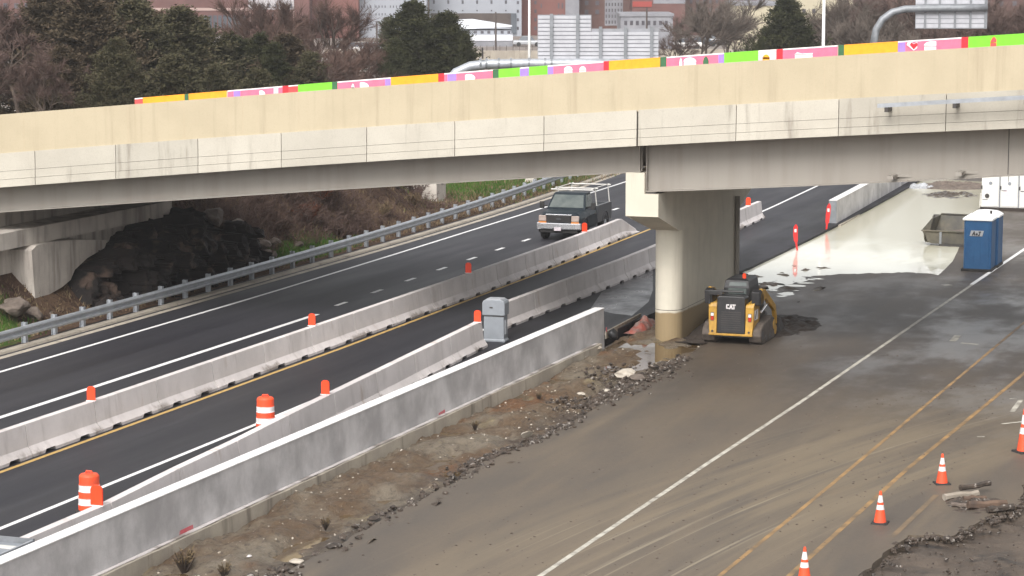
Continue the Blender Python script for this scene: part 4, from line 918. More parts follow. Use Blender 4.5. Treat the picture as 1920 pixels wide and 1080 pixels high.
# ---------------------------------------------------------------- portable toilets
PT = thing('portable_toilet', 'blue portable toilet with white roof nearest the viewer, lettered panel facing front', 'portable toilet', (-15.66, 96.6, ZR), 0, 'blue portable toilets')
def rrect(hx, hy, r, z, n=4, cx=0, cy=0):
    out = []
    for sx_, sy_, a0 in ((1, 1, 0), (-1, 1, 90), (-1, -1, 180), (1, -1, 270)):
        for k in range(n + 1):
            t_ = R(a0 + 90 * k / n); out.append((cx + sx_ * (hx - r) + r * math.cos(t_), cy + sy_ * (hy - r) + r * math.sin(t_), z))
    return out
obj('skid', MB().box(-.60, .60, -.06, 1.30, 0, .10), 'black_rubber', PT, bevel=.01)
obj('shell', MB().loft([rrect(.535, .58, .10, z, cy=.62) for z in (.10, .14, 2.02)] ), 'toilet_blue', PT)
for x in (-.40, -.14, .12, .38): obj('wall_rib', MB().box(x - .02, x + .02, .028, .045, .25, 1.30), 'toilet_blue', PT)
obj('corner_post', MB().tube((.52, .06, .12), (.52, .06, 2.0), .045, n=8).tube((.52, 1.18, .12), (.52, 1.18, 2.0), .045, n=8), 'toilet_blue', PT)
obj('door', MB().box(.53, .555, .16, 1.08, .16, 1.92), 'toilet_blue', PT, bevel=.01)
obj('roof', MB().loft([rrect(.60, .63, .12, 2.02, cy=.62), rrect(.60, .63, .12, 2.08, cy=.62), rrect(.50, .52, .14, 2.16, cy=.62), rrect(.40, .44, .14, 2.22, cy=.62), rrect(.15, .2, .1, 2.26, cy=.62)]), 'toilet_white', PT, smooth=False)
obj('vent_pipe', MB().tube((.38, .95, 2.1), (.38, .95, 2.34), .045, n=10), 'dark_steel', PT)
sg = obj('sign_panel', MB().loft([[(-.30, .018, 1.40), (.20, .018, 1.40), (.26, .018, 1.62), (-.24, .018, 1.62)], [(-.30, .036, 1.40), (.20, .036, 1.40), (.26, .036, 1.62), (-.24, .036, 1.62)]]), 'plate' if False else 'light_grey_plastic', PT)
AJ = [(.05, 0, .55, .95), (.55, .95, .75, 0), (.22, .32, .70, .32), (1.05, .25, 1.3, .55), (1.15, .05, 1.4, .3), (1.75, .92, 2.25, .92), (2.05, .9, 1.90, 0), (1.6, .05, 1.92, .0)]
obj('lettering', letters(AJ, -.20, 1.435, .15, .012, .032), 'loader_black', sg)
PT2 = dup(PT, (-15.62, 98.0, ZR), 0, 'blue portable toilet with white roof directly behind the front one')
# ---------------------------------------------------------------- dumping hopper
HP = thing('steel_hopper', 'worn olive-grey steel dumping hopper standing at the edge of the flood water', 'hopper', (-17.65, 104.6, ZR), R(-3))
sideprof = [(0, .62), (.10, .28), (.35, .12), (1.45, .12), (1.75, .55), (1.85, 1.18), (1.62, 1.12), (1.2, .70), (.3, .64)]
for x in (-1.62, 1.3):
    obj('side_plate', MB().prism(sideprof, 'x', x, x + .05), 'hopper_green', HP)
obj('front_plate', MB().prism([(-1.60, .62), (-1.48, .22), (-1.30, .10), (1.30, .10), (1.33, .62)], 'y', .06, .10), 'hopper_green', HP)
obj('floor_plate', MB().prism([(.10, .14), (1.5, .14), (1.55, .18), (.10, .18)], 'x', -1.55, 1.30), 'hopper_green', HP)
obj('back_plate', MB().prism([(1.45, .16), (1.82, 1.18), (1.88, 1.18), (1.52, .14)], 'x', -1.56, 1.30), 'hopper_green', HP)
obj('rim', MB().box(-1.72, 1.40, -.01, .13, .622, .68).box(-1.3, 1.36, 1.78, 1.92, 1.185, 1.24), 'pale_wood' if False else 'hopper_green', HP, bevel=.01)
obj('left_flare', MB().prism([(-1.62, .30), (-1.78, .64), (-1.35, 1.16), (-1.30, 1.16), (-1.5, .30)], 'y', .35, 1.8), 'hopper_green', HP)
for x in (-.88, .32, 1.15): obj('rib', MB().box(x - .05, x + .05, .0, .058, .10, .62), 'galvanised_dark', HP)
obj('fork_pocket', MB().box(-.95, .40, .02, 1.5, .0, .095), 'dark_steel', HP)
obj('load', MB().rock((-.1, .9, .35), .75, 2, .3, (1.5, .75, .45), seed=3), 'boulder', HP)
# ---------------------------------------------------------------- white trailer unit
q = P(1843, 392, ZR)
TL = thing('equipment_trailer', 'white boxy equipment unit with panelled doors beyond the toilets at the right edge', 'equipment unit', (q[0], q[1] - .6, ZR), R(0))
obj('skid_frame', MB().box(-.05, 4.6, 0, 1.6, 0, .16), 'mud', TL)
obj('housing', MB().box(0, 4.5, .04, 1.55, .16, 2.15), 'trailer_white', TL, bevel=.02)
for k, x in enumerate((.06, .98, 1.9, 2.82)):
    d = obj('door_panel', MB().box(x, x + .76, .012, .038, .22, 2.05), 'trailer_white', TL, bevel=.008)
    obj('round_gauge', MB().tube((x + .38, -.012, 1.35), (x + .38, .011, 1.35), .085, n=14), 'grey_plastic', d)
    if k == 0: obj('round_gauge', MB().tube((x + .22, -.012, .72), (x + .22, .011, .72), .11, n=14), 'dark_steel', d)
    obj('door_latch', MB().box(x + .0, x + .25, -.008, .011, .52 if k == 0 else .98, .545 if k == 0 else 1.01), 'dark_steel', d)
    obj('hinge', MB().box(x - .09, x - .02, -.01, .03, 1.05, 1.22), 'dark_steel', d)
    obj('gap_post', MB().box(x + .80, x + .86, .0, .038, .18, 2.1), 'galvanised_dark', TL)
obj('warning_label', MB().box(1.10, 1.45, .002, .011, .75, 1.05), 'plate', TL)
obj('antenna', MB().tube((1.30, -.02, 1.45), (1.30, -.02, 2.5), .012, n=6), 'dark_steel', TL)
o = obj('white_bollard', MB().loft([[(-.05, -.05, 0), (.06, -.05, 0), (.06, .05, 0), (-.05, .05, 0)], [(-.01, -.05, .62), (.03, -.05, .62), (.03, .05, .62), (-.01, .05, .62)]]), 'rack_white', None, label='small white pointed stake at the corner of the white unit', cat='stake')
q2 = P(1838, 385, ZR); o.location = (q2[0], q2[1], ZR)

# ---------------------------------------------------------------- mud heaps
def heap(name, label, x, y, rx, ry, h, m, z=ZR - .04, seed=1, cat='heap'):
    rg = random.Random(seed); n = 34; vs = []; fs = []
    for j in range(n + 1):
        for i in range(n + 1):
            a = -1 + 2 * i / n; b = -1 + 2 * j / n; r = math.hypot(a, b)
            hh = max(0, 1 - r ** 1.6) * h * (1 + .5 * fbm(a * rx + seed, b * ry, 1.1)) + (max(0, 1 - r) ** .5) * .16 * fbm(a * rx + 9 * seed, b * ry, 3.2)
            vs.append((a * rx, b * ry, hh if r < 1 else -.05))
    for j in range(n):
        for i in range(n):
            k_ = j * (n + 1) + i; fs.append((k_, k_ + 1, k_ + n + 2, k_ + n + 1))
    o = obj(name, MB().add(vs, fs), m, None, label=label, cat=cat); o.location = (x, y, z); return o
heap('mud_heap', 'dark wet mud heap piled in front of the track loader', -19.6, 79.8, 1.6, 2.9, .22, 'mud', seed=4)
heap('mud_heap', 'long low dark mud heap against the shaded side of the pier', -21.2, 79.8, .9, 4.0, .55, 'mud', seed=6)
q = P(1752, 350, ZR)
heap('rubble_heap', 'low brown rubble heap on the far shore of the flood', q[0] + .9, q[1] + .4, 2.2, 2.2, .28, 'boulder', seed=9)
t = heap('plastic_sheet', 'crumpled silver-grey sheet lying at the far end of the wall', q[0] - .6, q[1] - .6, .8, 1.2, .22, 'silver_sheet', seed=12, cat='sheet')
q = P(1770, 372, ZR); heap('mud_bank', 'low wet brown mud bank breaking the far flood water', q[0], q[1] + 2, 1.6, 2.4, .06, 'wet_mud', seed=15, z=ZR - .02)
heap('red_fence_sheet', 'crumpled faded red plastic fence sheet beside the pier base', -23.75, 78.2, .32, 1.3, .26, 'red_sheet', seed=21, z=-.12, cat='plastic sheet')
o = obj('wooden_board', MB().obox((0, 0, 0), (.05, 4.4, .24)), 'pale_wood', None, label='weathered board on edge between the wall end and the red sheet', cat='board'); o.location = (-24.28, 77.6, -.02); o.rotation_euler = (0, 0, R(2))
o = obj('black_bag', MB().rock((0, 0, 0), .2, 2, .2, (.8, 1.4, 1.1), seed=2), 'loader_black', None, label='small black bundle at the end of the new wall', cat='bag', smooth=True); o.location = (-23.85, 75.1, .05)

# ---------------------------------------------------------------- rubble along the pavement edge
rub = MB(); rg = random.Random(11)
exy = [(-20.95, 38), (-20.81, 44.4), (-20.74, 46.4), (-20.85, 49.6), (-20.74, 52.9), (-21.0, 55.4), (-20.58, 58.1), (-20.48, 61.2), (-20.85, 65.8), (-20.53, 68.9), (-20.6, 72)]
ex = curve_x(exy)
for i in range(3600):
    y = rg.uniform(39, 72.5); dens = .5 + .5 * math.sin(y * .9) + (.6 if y > 64 else 0) + (.5 if 44 < y < 58 else 0)
    if rg.random() > max(.12, .5 + 1.6 * fbm(3.0, y, .35)): continue
    r = rg.choice([.015, .02, .025, .03, .04, .05, .07, .09]) * rg.uniform(.8, 1.25)
    rub.rock((ex(y) + rg.gauss(-.05, .10 + .16 * max(0, fbm(9.0, y, .25) + .2)), y, -.13 + r * .5), r, 1, .3, (1, 1.2, .7), seed=i)
for i in range(520):
    px_, py_ = rg.choice([(-21.0, 68.2), (-20.9, 66.3), (-21.3, 64.0), (-20.6, 69.5), (-22.0, 69.0)]); r = rg.choice([.02, .03, .04, .06, .09])
    x = px_ + rg.gauss(0, .38); y = py_ + rg.gauss(0, .9); rub.rock((x, y, max(dirt_h(x, y) if x < -20.6 else -.1, -.14) + r * .3), r, 1, .3, (1, 1.3, .7), seed=i + 7000)
obj('asphalt_rubble', rub, 'asphalt_chunk', None, label='dark broken asphalt crumbs along the ragged pavement edge', cat='rubble', kind='stuff')
pb = MB()
for i in range(900):
    y = rg.uniform(39, 76); x = rg.uniform(-23.7, -20.6); r = rg.choice([.01, .012, .016, .02, .02, .035]) * rg.uniform(.8, 1.3)
    if fbm(x, y, .7) < -.05: continue
    pb.rock((x, y, dirt_h(x, y) + r * .3), r, 1, .3, (1, 1.2, .7), seed=i + 5000)
obj('pebbles', pb, 'pale_stone', None, label='small pale stones scattered over the dirt strip', cat='stones', kind='stuff')
st = [(556, 1056, .13, 'pale yellowish stone lying on the dirt near the bottom edge', 'pale_stone'), (467, 1045, .05, 'tiny white stone on the dirt right of the wall footing, near the bottom', 'reflective_white'),
      (988, 818, .16, 'tilted pale slab fragment standing at the pavement edge', 'pale_stone'), (1175, 706, .28, 'flat pale concrete fragment left of the dark rubble patch', 'pale_stone'), (1090, 742, .12, 'pale stone on the dirt above the pavement edge', 'pale_stone'),
      (1118, 655, .16, 'pale stone beside the end of the wall footing', 'pale_stone'), (1225, 690, .14, 'dark lump of broken asphalt below the pier', 'asphalt_chunk'), (1195, 712, .22, 'flat grey fragment at the tip of the pavement edge', 'boulder'),
      (625, 1028, .15, 'black asphalt lump on the pavement edge near the bottom', 'asphalt_chunk'), (1138, 735, .10, 'small pale stone by the wide part of the pavement edge', 'pale_stone'), (700, 975, .13, 'dark asphalt lump midway along the lower pavement edge', 'asphalt_chunk')]
for i, (px, py, r, lab, m_) in enumerate(st):
    q = P(px, py, ZR - .02); o = obj('broken_stone', MB().rock((0, 0, 0), r, 2, .3, (1.2, 1.5, .55) if px != 988 else (.35, 1.6, 1), seed=40 + i), m_, None, label=lab, cat='stone', group='loose stones on the dirt'); o.location = (q[0], q[1], -.10 + r * .2)
    if px == 988: o.rotation_euler = (R(-20), R(35), R(-20))
cl = MB()
for i in range(900):
    if i % 3: rr_ = rg.uniform(76.5, 83.5); aa = rg.uniform(.05, .45); x = 64 - rr_ * math.cos(aa); y = 36 + rr_ * math.sin(aa)
    else: x = rg.uniform(-20.4, -9); y = rg.uniform(42, 76)
    if y < 41 or x > -9.9 or x < -20.3: continue
    r = rg.choice([.010, .012, .015, .02, .03]); cl.rock((x, y, ZR + r * .3), r, 1, .3, (1.3, 1.3, .5), seed=i + 12000)
obj('mud_clods', cl, 'boulder', None, label='small mud clods and grit scattered on the muddy pavement', cat='mud', kind='stuff')
hr2 = MB()
for i in range(420):
    k_ = rg.randrange(len(hole) - 1); a, b = hole[k_], hole[k_ + 1]; t_ = rg.random(); r = rg.choice([.02, .03, .05, .07]) * rg.uniform(.8, 1.3)
    hr2.rock((a[0] + (b[0] - a[0]) * t_ + rg.gauss(.10, .14), a[1] + (b[1] - a[1]) * t_ + rg.gauss(0, .15), -.17 + r * .5), r, 1, .3, (1, 1.2, .7), seed=i + 900)
for i in range(500):
    x = rg.uniform(-9.6, -6); y = rg.uniform(45, 58); r = rg.choice([.015, .02, .03, .05]); hr2.rock((x, y, -.2 + r * .3), r, 1, .3, (1, 1.2, .7), seed=i + 2900)
obj('excavation_rubble', hr2, 'asphalt_chunk', None, label='brown and black crumbs filling the broken out corner at lower right', cat='rubble', kind='stuff')
lg = [(1770, 932, 1800, 918, .09, 'pale_wood', 'pale broken log pointing left at the front of the debris pile'), (1800, 922, 1836, 912, .075, 'asphalt_chunk', 'dark upright-tilted log on top of the debris pile'), (1806, 936, 1838, 930, .08, 'wood', 'reddish brown log in the middle of the debris pile'),
      (1815, 948, 1868, 938, .10, 'wood', 'thick dark brown log lying along the right side of the debris pile'), (1852, 955, 1882, 946, .09, 'asphalt_chunk', 'short dark log at the right end of the debris pile'), (1785, 945, 1815, 950, .06, 'boulder', 'thin grey-brown branch under the debris pile')]
for i, (a, b, c_, d, r, m_, lab) in enumerate(lg):
    A = P(a, b, ZR + r); Bq = P(c_, d, ZR + r)
    v = Vector(Bq - A); L = max(.5, min(v.length, 1.25)); pts = [(L * k / 5, U(-.02, .02), U(-.015, .015)) for k in range(6)]
    o = obj('broken_log', MB().path(pts, [r * U(.8, 1.1) for _ in pts], 7), m_, None, label=lab, cat='log', group='broken logs on the debris pile')
    o.location = (A[0], A[1], ZR + r * (1 if i != 1 else 2.2)); o.rotation_euler = (0, R(-4) if i == 1 else 0, math.atan2(v.y, v.x) * .6)
heap('debris_pile', 'low brown heap of crumbled asphalt under the broken logs', P(1825, 946, ZR)[0], P(1825, 946, ZR)[1], .85, 1.0, .13, 'asphalt_chunk', seed=31)
crk = [(1838, 962), (1862, 928), (1880, 912), (1905, 902)]

# ---------------------------------------------------------------- rock outcrop and boulders left of the guardrail
rk_ = MB(); rg = random.Random(5)
def cliff_x(y, z):
    w1 = fbm(y, z, .6); yy = y + .5 * w1; zz = z + .35 * fbm(y + 5, z, .9)
    c1_ = mnoise.cell(Vector((yy * .75, zz * .95 + math.floor(yy * .75) * .37, 1.5))); c2_ = mnoise.cell(Vector((yy * 2.1 + 9, zz * 1.9 + math.floor(yy * 2.1) * .4, 4.5)))
    return -42.60 - .30 * z - .95 * c1_ - .42 * c2_ + .16 * fbm(y, z, 2.5) + .25 * math.sin((y - 75) / 12.5 * math.pi) - .1 * abs(y - 81) * .15
ny, nz, nb_ = 190, 46, 12; vs = []; fs = []
for a in range(ny + 1):
    y = 74.7 + 13.0 * a / ny; top = float(np.interp(y, [74.7, 75.6, 77, 80, 83, 85.6, 87, 87.8], [.2, 1.5, 1.9, 2.25, 2.55, 2.2, 1.5, .2])) * (1 + .22 * mnoise.cell(Vector((y * .9 + .4 * fbm(y, 0, 1), 7.5, .5))) + .12 * fbm(y, 2, 2))
    for b in range(nz + nb_ + 1):
        if b <= nz: z = -.1 + (top + .1) * b / nz; x = cliff_x(y, z)
        else: t_ = (b - nz) / nb_; x = cliff_x(y, top) - 2.4 * t_; z = top + .10 * fbm(x, y, 1.5) - .12 * t_
        vs.append((x, y, z))
m_ = nz + nb_ + 1
for a in range(ny):
    for b in range(nz + nb_): k_ = a * m_ + b; fs.append((k_, k_ + m_, k_ + m_ + 1, k_ + 1))
rk_.add(vs, fs)
for i in range(26):
    y = rg.uniform(74.8, 87.8); r = rg.uniform(.15, .38); rk_.rock((-42.35 + rg.uniform(-.3, .2), y, r * .3), r, 2, .3, (1, 1.3, .8), seed=i)
obj('rock_outcrop', rk_, 'rock', None, label='dark near-black rock outcrop under the left end of the bridge behind the guardrail', cat='rock')
bd = [(60, 592, .42, 'grey boulder on the grass under the pale abutment block'), (95, 598, .34, 'mossy brown boulder right of the block foot'), (145, 590, .40, 'brown boulder between block and dark outcrop'), (28, 575, .5, 'dark boulder at the left edge below the abutment'),
      (487, 460, .42, 'pale pinkish boulder at the right end of the dark outcrop'), (503, 478, .36, 'low flat boulder beside the grass patch'), (515, 452, .25, 'small pale stone above the grass patch'), (402, 408, .5, 'pointed brown boulder on top of the dark outcrop'),
      (448, 425, .5, 'light edged boulder at the upper right of the outcrop'), (560, 458, .18, 'small pale stone lying in the grass patch')]
for i, (px, py, r, lab) in enumerate(bd):
    q = PXc(px, py, -43.2)
    zz = bank_h(q[0], q[1]); q3 = P(px, py, max(.1, q[2])); 
    o = obj('boulder', MB().rock((0, 0, 0), r, 3, .3, (1, 1.2, .75), seed=60 + i), 'boulder', None, label=lab, cat='boulder', group='boulders on the bank'); o.location = (q[0], q[1], q[2]); o.rotation_euler = (0, 0, U(0, 3))
# sign base and pedestal
SB = P(820, 384, .0)
t = thing('concrete_plinth', 'large weathered concrete block beside the grassy verge behind the guardrail', 'plinth', (-45.6, 113.2, 0))
obj('block', MB().box(-.75, .62, -.6, .7, -.2, 1.55), 'abutment_concrete', t, bevel=.03)
obj('side_block', MB().prism([(-1.15, .55), (-1.15, 1.5), (-.76, 1.5), (-.76, -.2)], 'y', -.4, .5), 'abutment_concrete', t)
q = P(994, 346, 0)
t = thing('concrete_pedestal', 'small flared concrete pedestal on the grass verge behind the guardrail', 'pedestal', (q[0] - .3, q[1] + 1, 0))
obj('stem', MB().loft([rrect(.20, .2, .03, z, 2) for z in (.3, 1.6)]), 'abutment_concrete', t); obj('foot', MB().loft([rrect(.34, .34, .03, -.1, 2), rrect(.22, .22, .03, .32, 2)]), 'abutment_concrete', t)

# ---------------------------------------------------------------- vegetation
def conifer_mesh(h, r0, seed, nb=210, per=34, spiky=1.0, leaf=1.0, top_pow=.75, base=.04):
    """branches from the trunk, each with drooping-up twigs, each twig set with many small needle sprays"""
    rg = random.Random(seed); tr = MB(); cr_ = MB()
    tr.tube((0, 0, -.6), (0, 0, h * .93), .05 + h * .014, .02, 7)
    lobes = [rg.uniform(.62, 1.22) for _ in range(11)]; spires = [(rg.uniform(0, 6.28), rg.uniform(.25, .5) * r0, rg.uniform(.72, .92)) for _ in range(3)]
    for b in range(nb):
        t_ = rg.random() ** .85; z = h * (base + (1 - base) * t_); az = rg.uniform(0, 2 * math.pi)
        rr = r0 * (1 - t_) ** top_pow * lobes[int((az / 6.2832 * 10.99 + t_ * 6) % 11)] * rg.uniform(.55, 1.18) + .10
        up = rg.uniform(.15, .9) * spiky * rr * .7 + .02 * h * (1 - t_)
        d = Vector((math.cos(az), math.sin(az), 0)); ax = Vector((0, 0, 0))
        if b % 5 == 0 and t_ > .45:
            sa, sr, st = spires[b % 3]; ax = Vector((math.cos(sa) * sr, math.sin(sa) * sr, 0)); rr *= .55; z *= st
        p0 = Vector((0, 0, z * .94)) + ax; tip = p0 + d * rr + Vector((0, 0, up))
        if b % 3 == 0: tr.tube(p0, p0.lerp(tip, .8), .03, .008, 3, cap=False)
        nt_ = max(4, per // 9); bd = (tip - p0).normalized()
        for q_ in range(nt_):
            s_ = rg.random() ** .6; c0 = p0.lerp(tip, s_)
            td = (bd * rg.uniform(.3, 1) + Vector((rg.uniform(-.8, .8), rg.uniform(-.8, .8), rg.uniform(-.1, .9)))).normalized(); TL = rg.uniform(.25, .7) * (.5 + .16 * r0)
            for k in range(9):
                p = c0 + td * TL * k / 8 + Vector((rg.gauss(0, .03), rg.gauss(0, .03), rg.gauss(0, .03)))
                dd = (td + Vector((rg.uniform(-.9, .9), rg.uniform(-.9, .9), rg.uniform(-.6, .8)))).normalized(); L = rg.uniform(.10, .22) * leaf * (1.15 - k * .07)
                sd = dd.cross(Vector((rg.uniform(-1, 1), rg.uniform(-1, 1), rg.uniform(-1, 1)))).normalized() * rg.uniform(.022, .05) * leaf
                cr_.add([p - sd, p + sd, p + dd * L + sd * .15], [(0, 1, 2)])
    return tr, cr_
def tree_thing(name, label, loc, tr, cr_, bark, leafm, group=None, cat='tree', crown='crown'):
    t = thing(name, label, cat, loc, 0, group)
    obj('trunk', tr, bark, t); me = bpy.data.meshes.new(crown); me.from_pydata(cr_.v, [], cr_.f); me.update(); me.materials.append(MATS[leafm])
    o = bpy.data.objects.new(crown, me); col.objects.link(o); o.parent = t
    return t
def bare_mesh(h, seed, spread=.55, levels=5, thick=1.0, twn=26, nb=4):
    rg = random.Random(seed); tr = MB(); tw = MB()
    def grow(p, d, L, r, lv):
        n = 2; q = p
        for k in range(n):
            d2 = (d + Vector((rg.gauss(0, .13), rg.gauss(0, .13), rg.gauss(0, .06)))).normalized(); q2 = q + d2 * L / n
            (tr if lv > 1 else tw).tube(q, q2, r * (1 - .18 * k), r * (1 - .18 * (k + 1)), 4 if lv > 2 else 3, cap=False); q = q2; d = d2
        if lv <= 0: return
        for c_ in range(nb if lv > 1 else 4):
            a = rg.uniform(0, 6.28); sp = spread * rg.uniform(.6, 1.4)
            o_ = d.orthogonal().normalized(); o2 = d.cross(o_); nd = (d + (o_ * math.cos(a) + o2 * math.sin(a)) * sp + Vector((0, 0, .12))).normalized()
            st_ = p.lerp(q, rg.uniform(.45, 1.0)) if c_ else q
            grow(st_, nd, L * rg.uniform(.58, .8), r * .58, lv - 1)
        if lv <= 1:
            for c_ in range(twn):
                st_ = p.lerp(q, rg.random()); nd = (d + Vector((rg.gauss(0, .6), rg.gauss(0, .6), rg.gauss(.15, .5)))).normalized(); LL = L * rg.uniform(.4, 1.1)
                sd = nd.cross(Vector((rg.random(), rg.random(), rg.random()))).normalized() * .012 * thick
                tw.add([st_ - sd, st_ + sd, st_ + nd * LL], [(0, 1, 2)])
    grow(Vector((0, 0, -.4)), Vector((0, 0, 1)), h * .30, h * .016 * thick, levels)
    return tr, tw
def gz(x, y):
    if x < -41.3 and x > -75 and 30 < y < 200: return bank_h(x, y)
    return -.42
def place_px(px, d):           # a spot on the ground in the photo column px at distance d
    q = PD(px, 540, d); return (q[0], q[1])
# dark evergreens left, beyond the bridge
V = {}
def veg(kind, seed, fn, *a):
    key = (kind, seed)
    if key not in V: V[key] = fn(*a)
    return V[key]
def plant(px, d, hh, name, label, meshes, bark, leafm, group, h0, wide=1.0, cat='tree', crown='crown', rz=None, src={}):
    key = (id(meshes), bark, leafm); x, y = place_px(px, d); z = gz(x, y)
    # height so that the top reaches pixel row hh
    zm_ = sorted(v[2] for v in meshes[1].v); h0 = zm_[int(len(zm_) * .998)]
    want = CAMH - (hh + 80) * d / FPX * 1.0 - z; s_ = want / h0
    rz = U(0, 6.28) if rz is None else rz
    if key not in src:
        t = tree_thing(name, label, (x, y, z), meshes[0], meshes[1], bark, leafm, group, cat, crown); src[key] = t
    else: t = dup(src[key], (x, y, z), None, label)
    t.location = (x, y, z); t.rotation_euler = (0, 0, rz); t.scale = (s_ * wide, s_ * wide, s_); t['label'] = label; t['group'] = group
    return t
C1 = conifer_mesh(10, 3.0, 1, 420, 100, spiky=1.5, leaf=1.25, top_pow=.85); C2 = conifer_mesh(10, 3.6, 2, 460, 110, spiky=1.7, leaf=1.3, top_pow=.85); C3 = conifer_mesh(10, 2.3, 3, 340, 90, spiky=2.0, leaf=1.15, top_pow=.9); C4 = conifer_mesh(10, 3.9, 8, 620, 120, spiky=1.2, leaf=1.25, top_pow=.9)
B1 = bare_mesh(10, 21); B2 = bare_mesh(10, 22, .65); B3 = bare_mesh(10, 23, .5, thick=.9); B4 = bare_mesh(10, 27, .8, 4, 1.0, 40)
ev = 'evergreens beyond the left half of the bridge'
for px, d, hh, M, lm, wd, lab in [
    (100, 140, -14, C2, 'brown_cedar', 1.2, 'tall brownish evergreen, first full one from the left edge beyond the bridge'), (175, 132, -10, C1, 'brown_cedar', 1.3, 'tall olive-brown evergreen reaching the top edge, left part of the big clump'),
    (215, 150, -15, C2, 'brown_cedar', 1.0, 'brown-green evergreen at the back of the big left clump'), (262, 136, -2, C1, 'cedar', 1.1, 'mid-green evergreen in the middle of the big left clump'), (300, 146, 22, C2, 'brown_cedar', 1.1, 'lower brownish evergreen between the two tall spires'),
    (345, 140, 12, C3, 'cedar', 1.5, 'pointed evergreen spire at the right end of the big left clump'), (378, 148, 30, C2, 'cedar', 1.0, 'rounded evergreen stepping down right of the pointed spire'), (230, 122, 70, C4, 'cedar', .9, 'low dense evergreen in front of the big left clump'),
    (130, 124, 85, C2, 'brown_cedar', 1.0, 'low brown evergreen at the foot of the big left clump'), (330, 124, 100, C1, 'cedar', 1.3, 'low olive evergreen in front of the pointed spire'),
    (438, 150, 66, C3, 'dark_cedar', 1.6, 'near-black evergreen with a ragged slanting top left of its twin'), (462, 152, 72, C3, 'dark_cedar', 1.2, 'near-black evergreen with a short tip in the middle dark group'), (493, 150, 60, C3, 'dark_cedar', 1.1, 'narrow near-black evergreen spire in the middle dark group'), (520, 146, 78, C1, 'dark_cedar', .8, 'dark evergreen at the right of the middle dark group'),
    (545, 150, 62, C3, 'brown_cedar', 1.6, 'brown-green evergreen among the bare reddish trees'), (585, 146, 95, C1, 'cedar', 1.0, 'low green evergreen at the right end of the left tree belt'), (410, 128, 120, C4, 'cedar', .8, 'low bushy evergreen below the gap in the left trees'), (490, 126, 128, C4, 'cedar', .9, 'lowest bushy evergreen above the mural start')]:
    plant(px, d, hh, 'evergreen_tree', lab, M, 'bark', lm, ev, 10, wd * 1.35)
ce = 'evergreens beyond the middle of the bridge'
plant(778, 175, 2, 'evergreen_tree', 'dark conical evergreen with a tall forked tip, left of the middle pair', C4, 'bark', 'dark_cedar', ce, 10, 1.25)
plant(840, 176, 22, 'evergreen_tree', 'broad dark evergreen, right one of the middle pair in front of the white tent', C4, 'bark', 'dark_cedar', ce, 10, 1.3)
plant(745, 170, 70, 'evergreen_tree', 'low dark evergreen skirt at the left foot of the middle pair', C2, 'bark', 'dark_cedar', ce, 10, .9)
plant(875, 172, 62, 'evergreen_tree', 'low dark evergreen at the right foot of the middle pair', C1, 'bark', 'dark_cedar', ce, 10, .75)
plant(1468, 200, -4, 'evergreen_tree', 'single broad dark brownish-green evergreen before the cream building', C4, 'bark', 'dark_cedar', ce, 10, 1.3)
plant(1420, 196, 68, 'evergreen_tree', 'low dark bushy evergreen left of the single broad one', C2, 'bark', 'dark_cedar', ce, 10, .6)
plant(728, 330, 30, 'evergreen_tree', 'distant blue-green tree before the white office block', C1, 'bark', 'cedar', ce, 10, 1.3)
br = 'bare trees beyond the bridge'
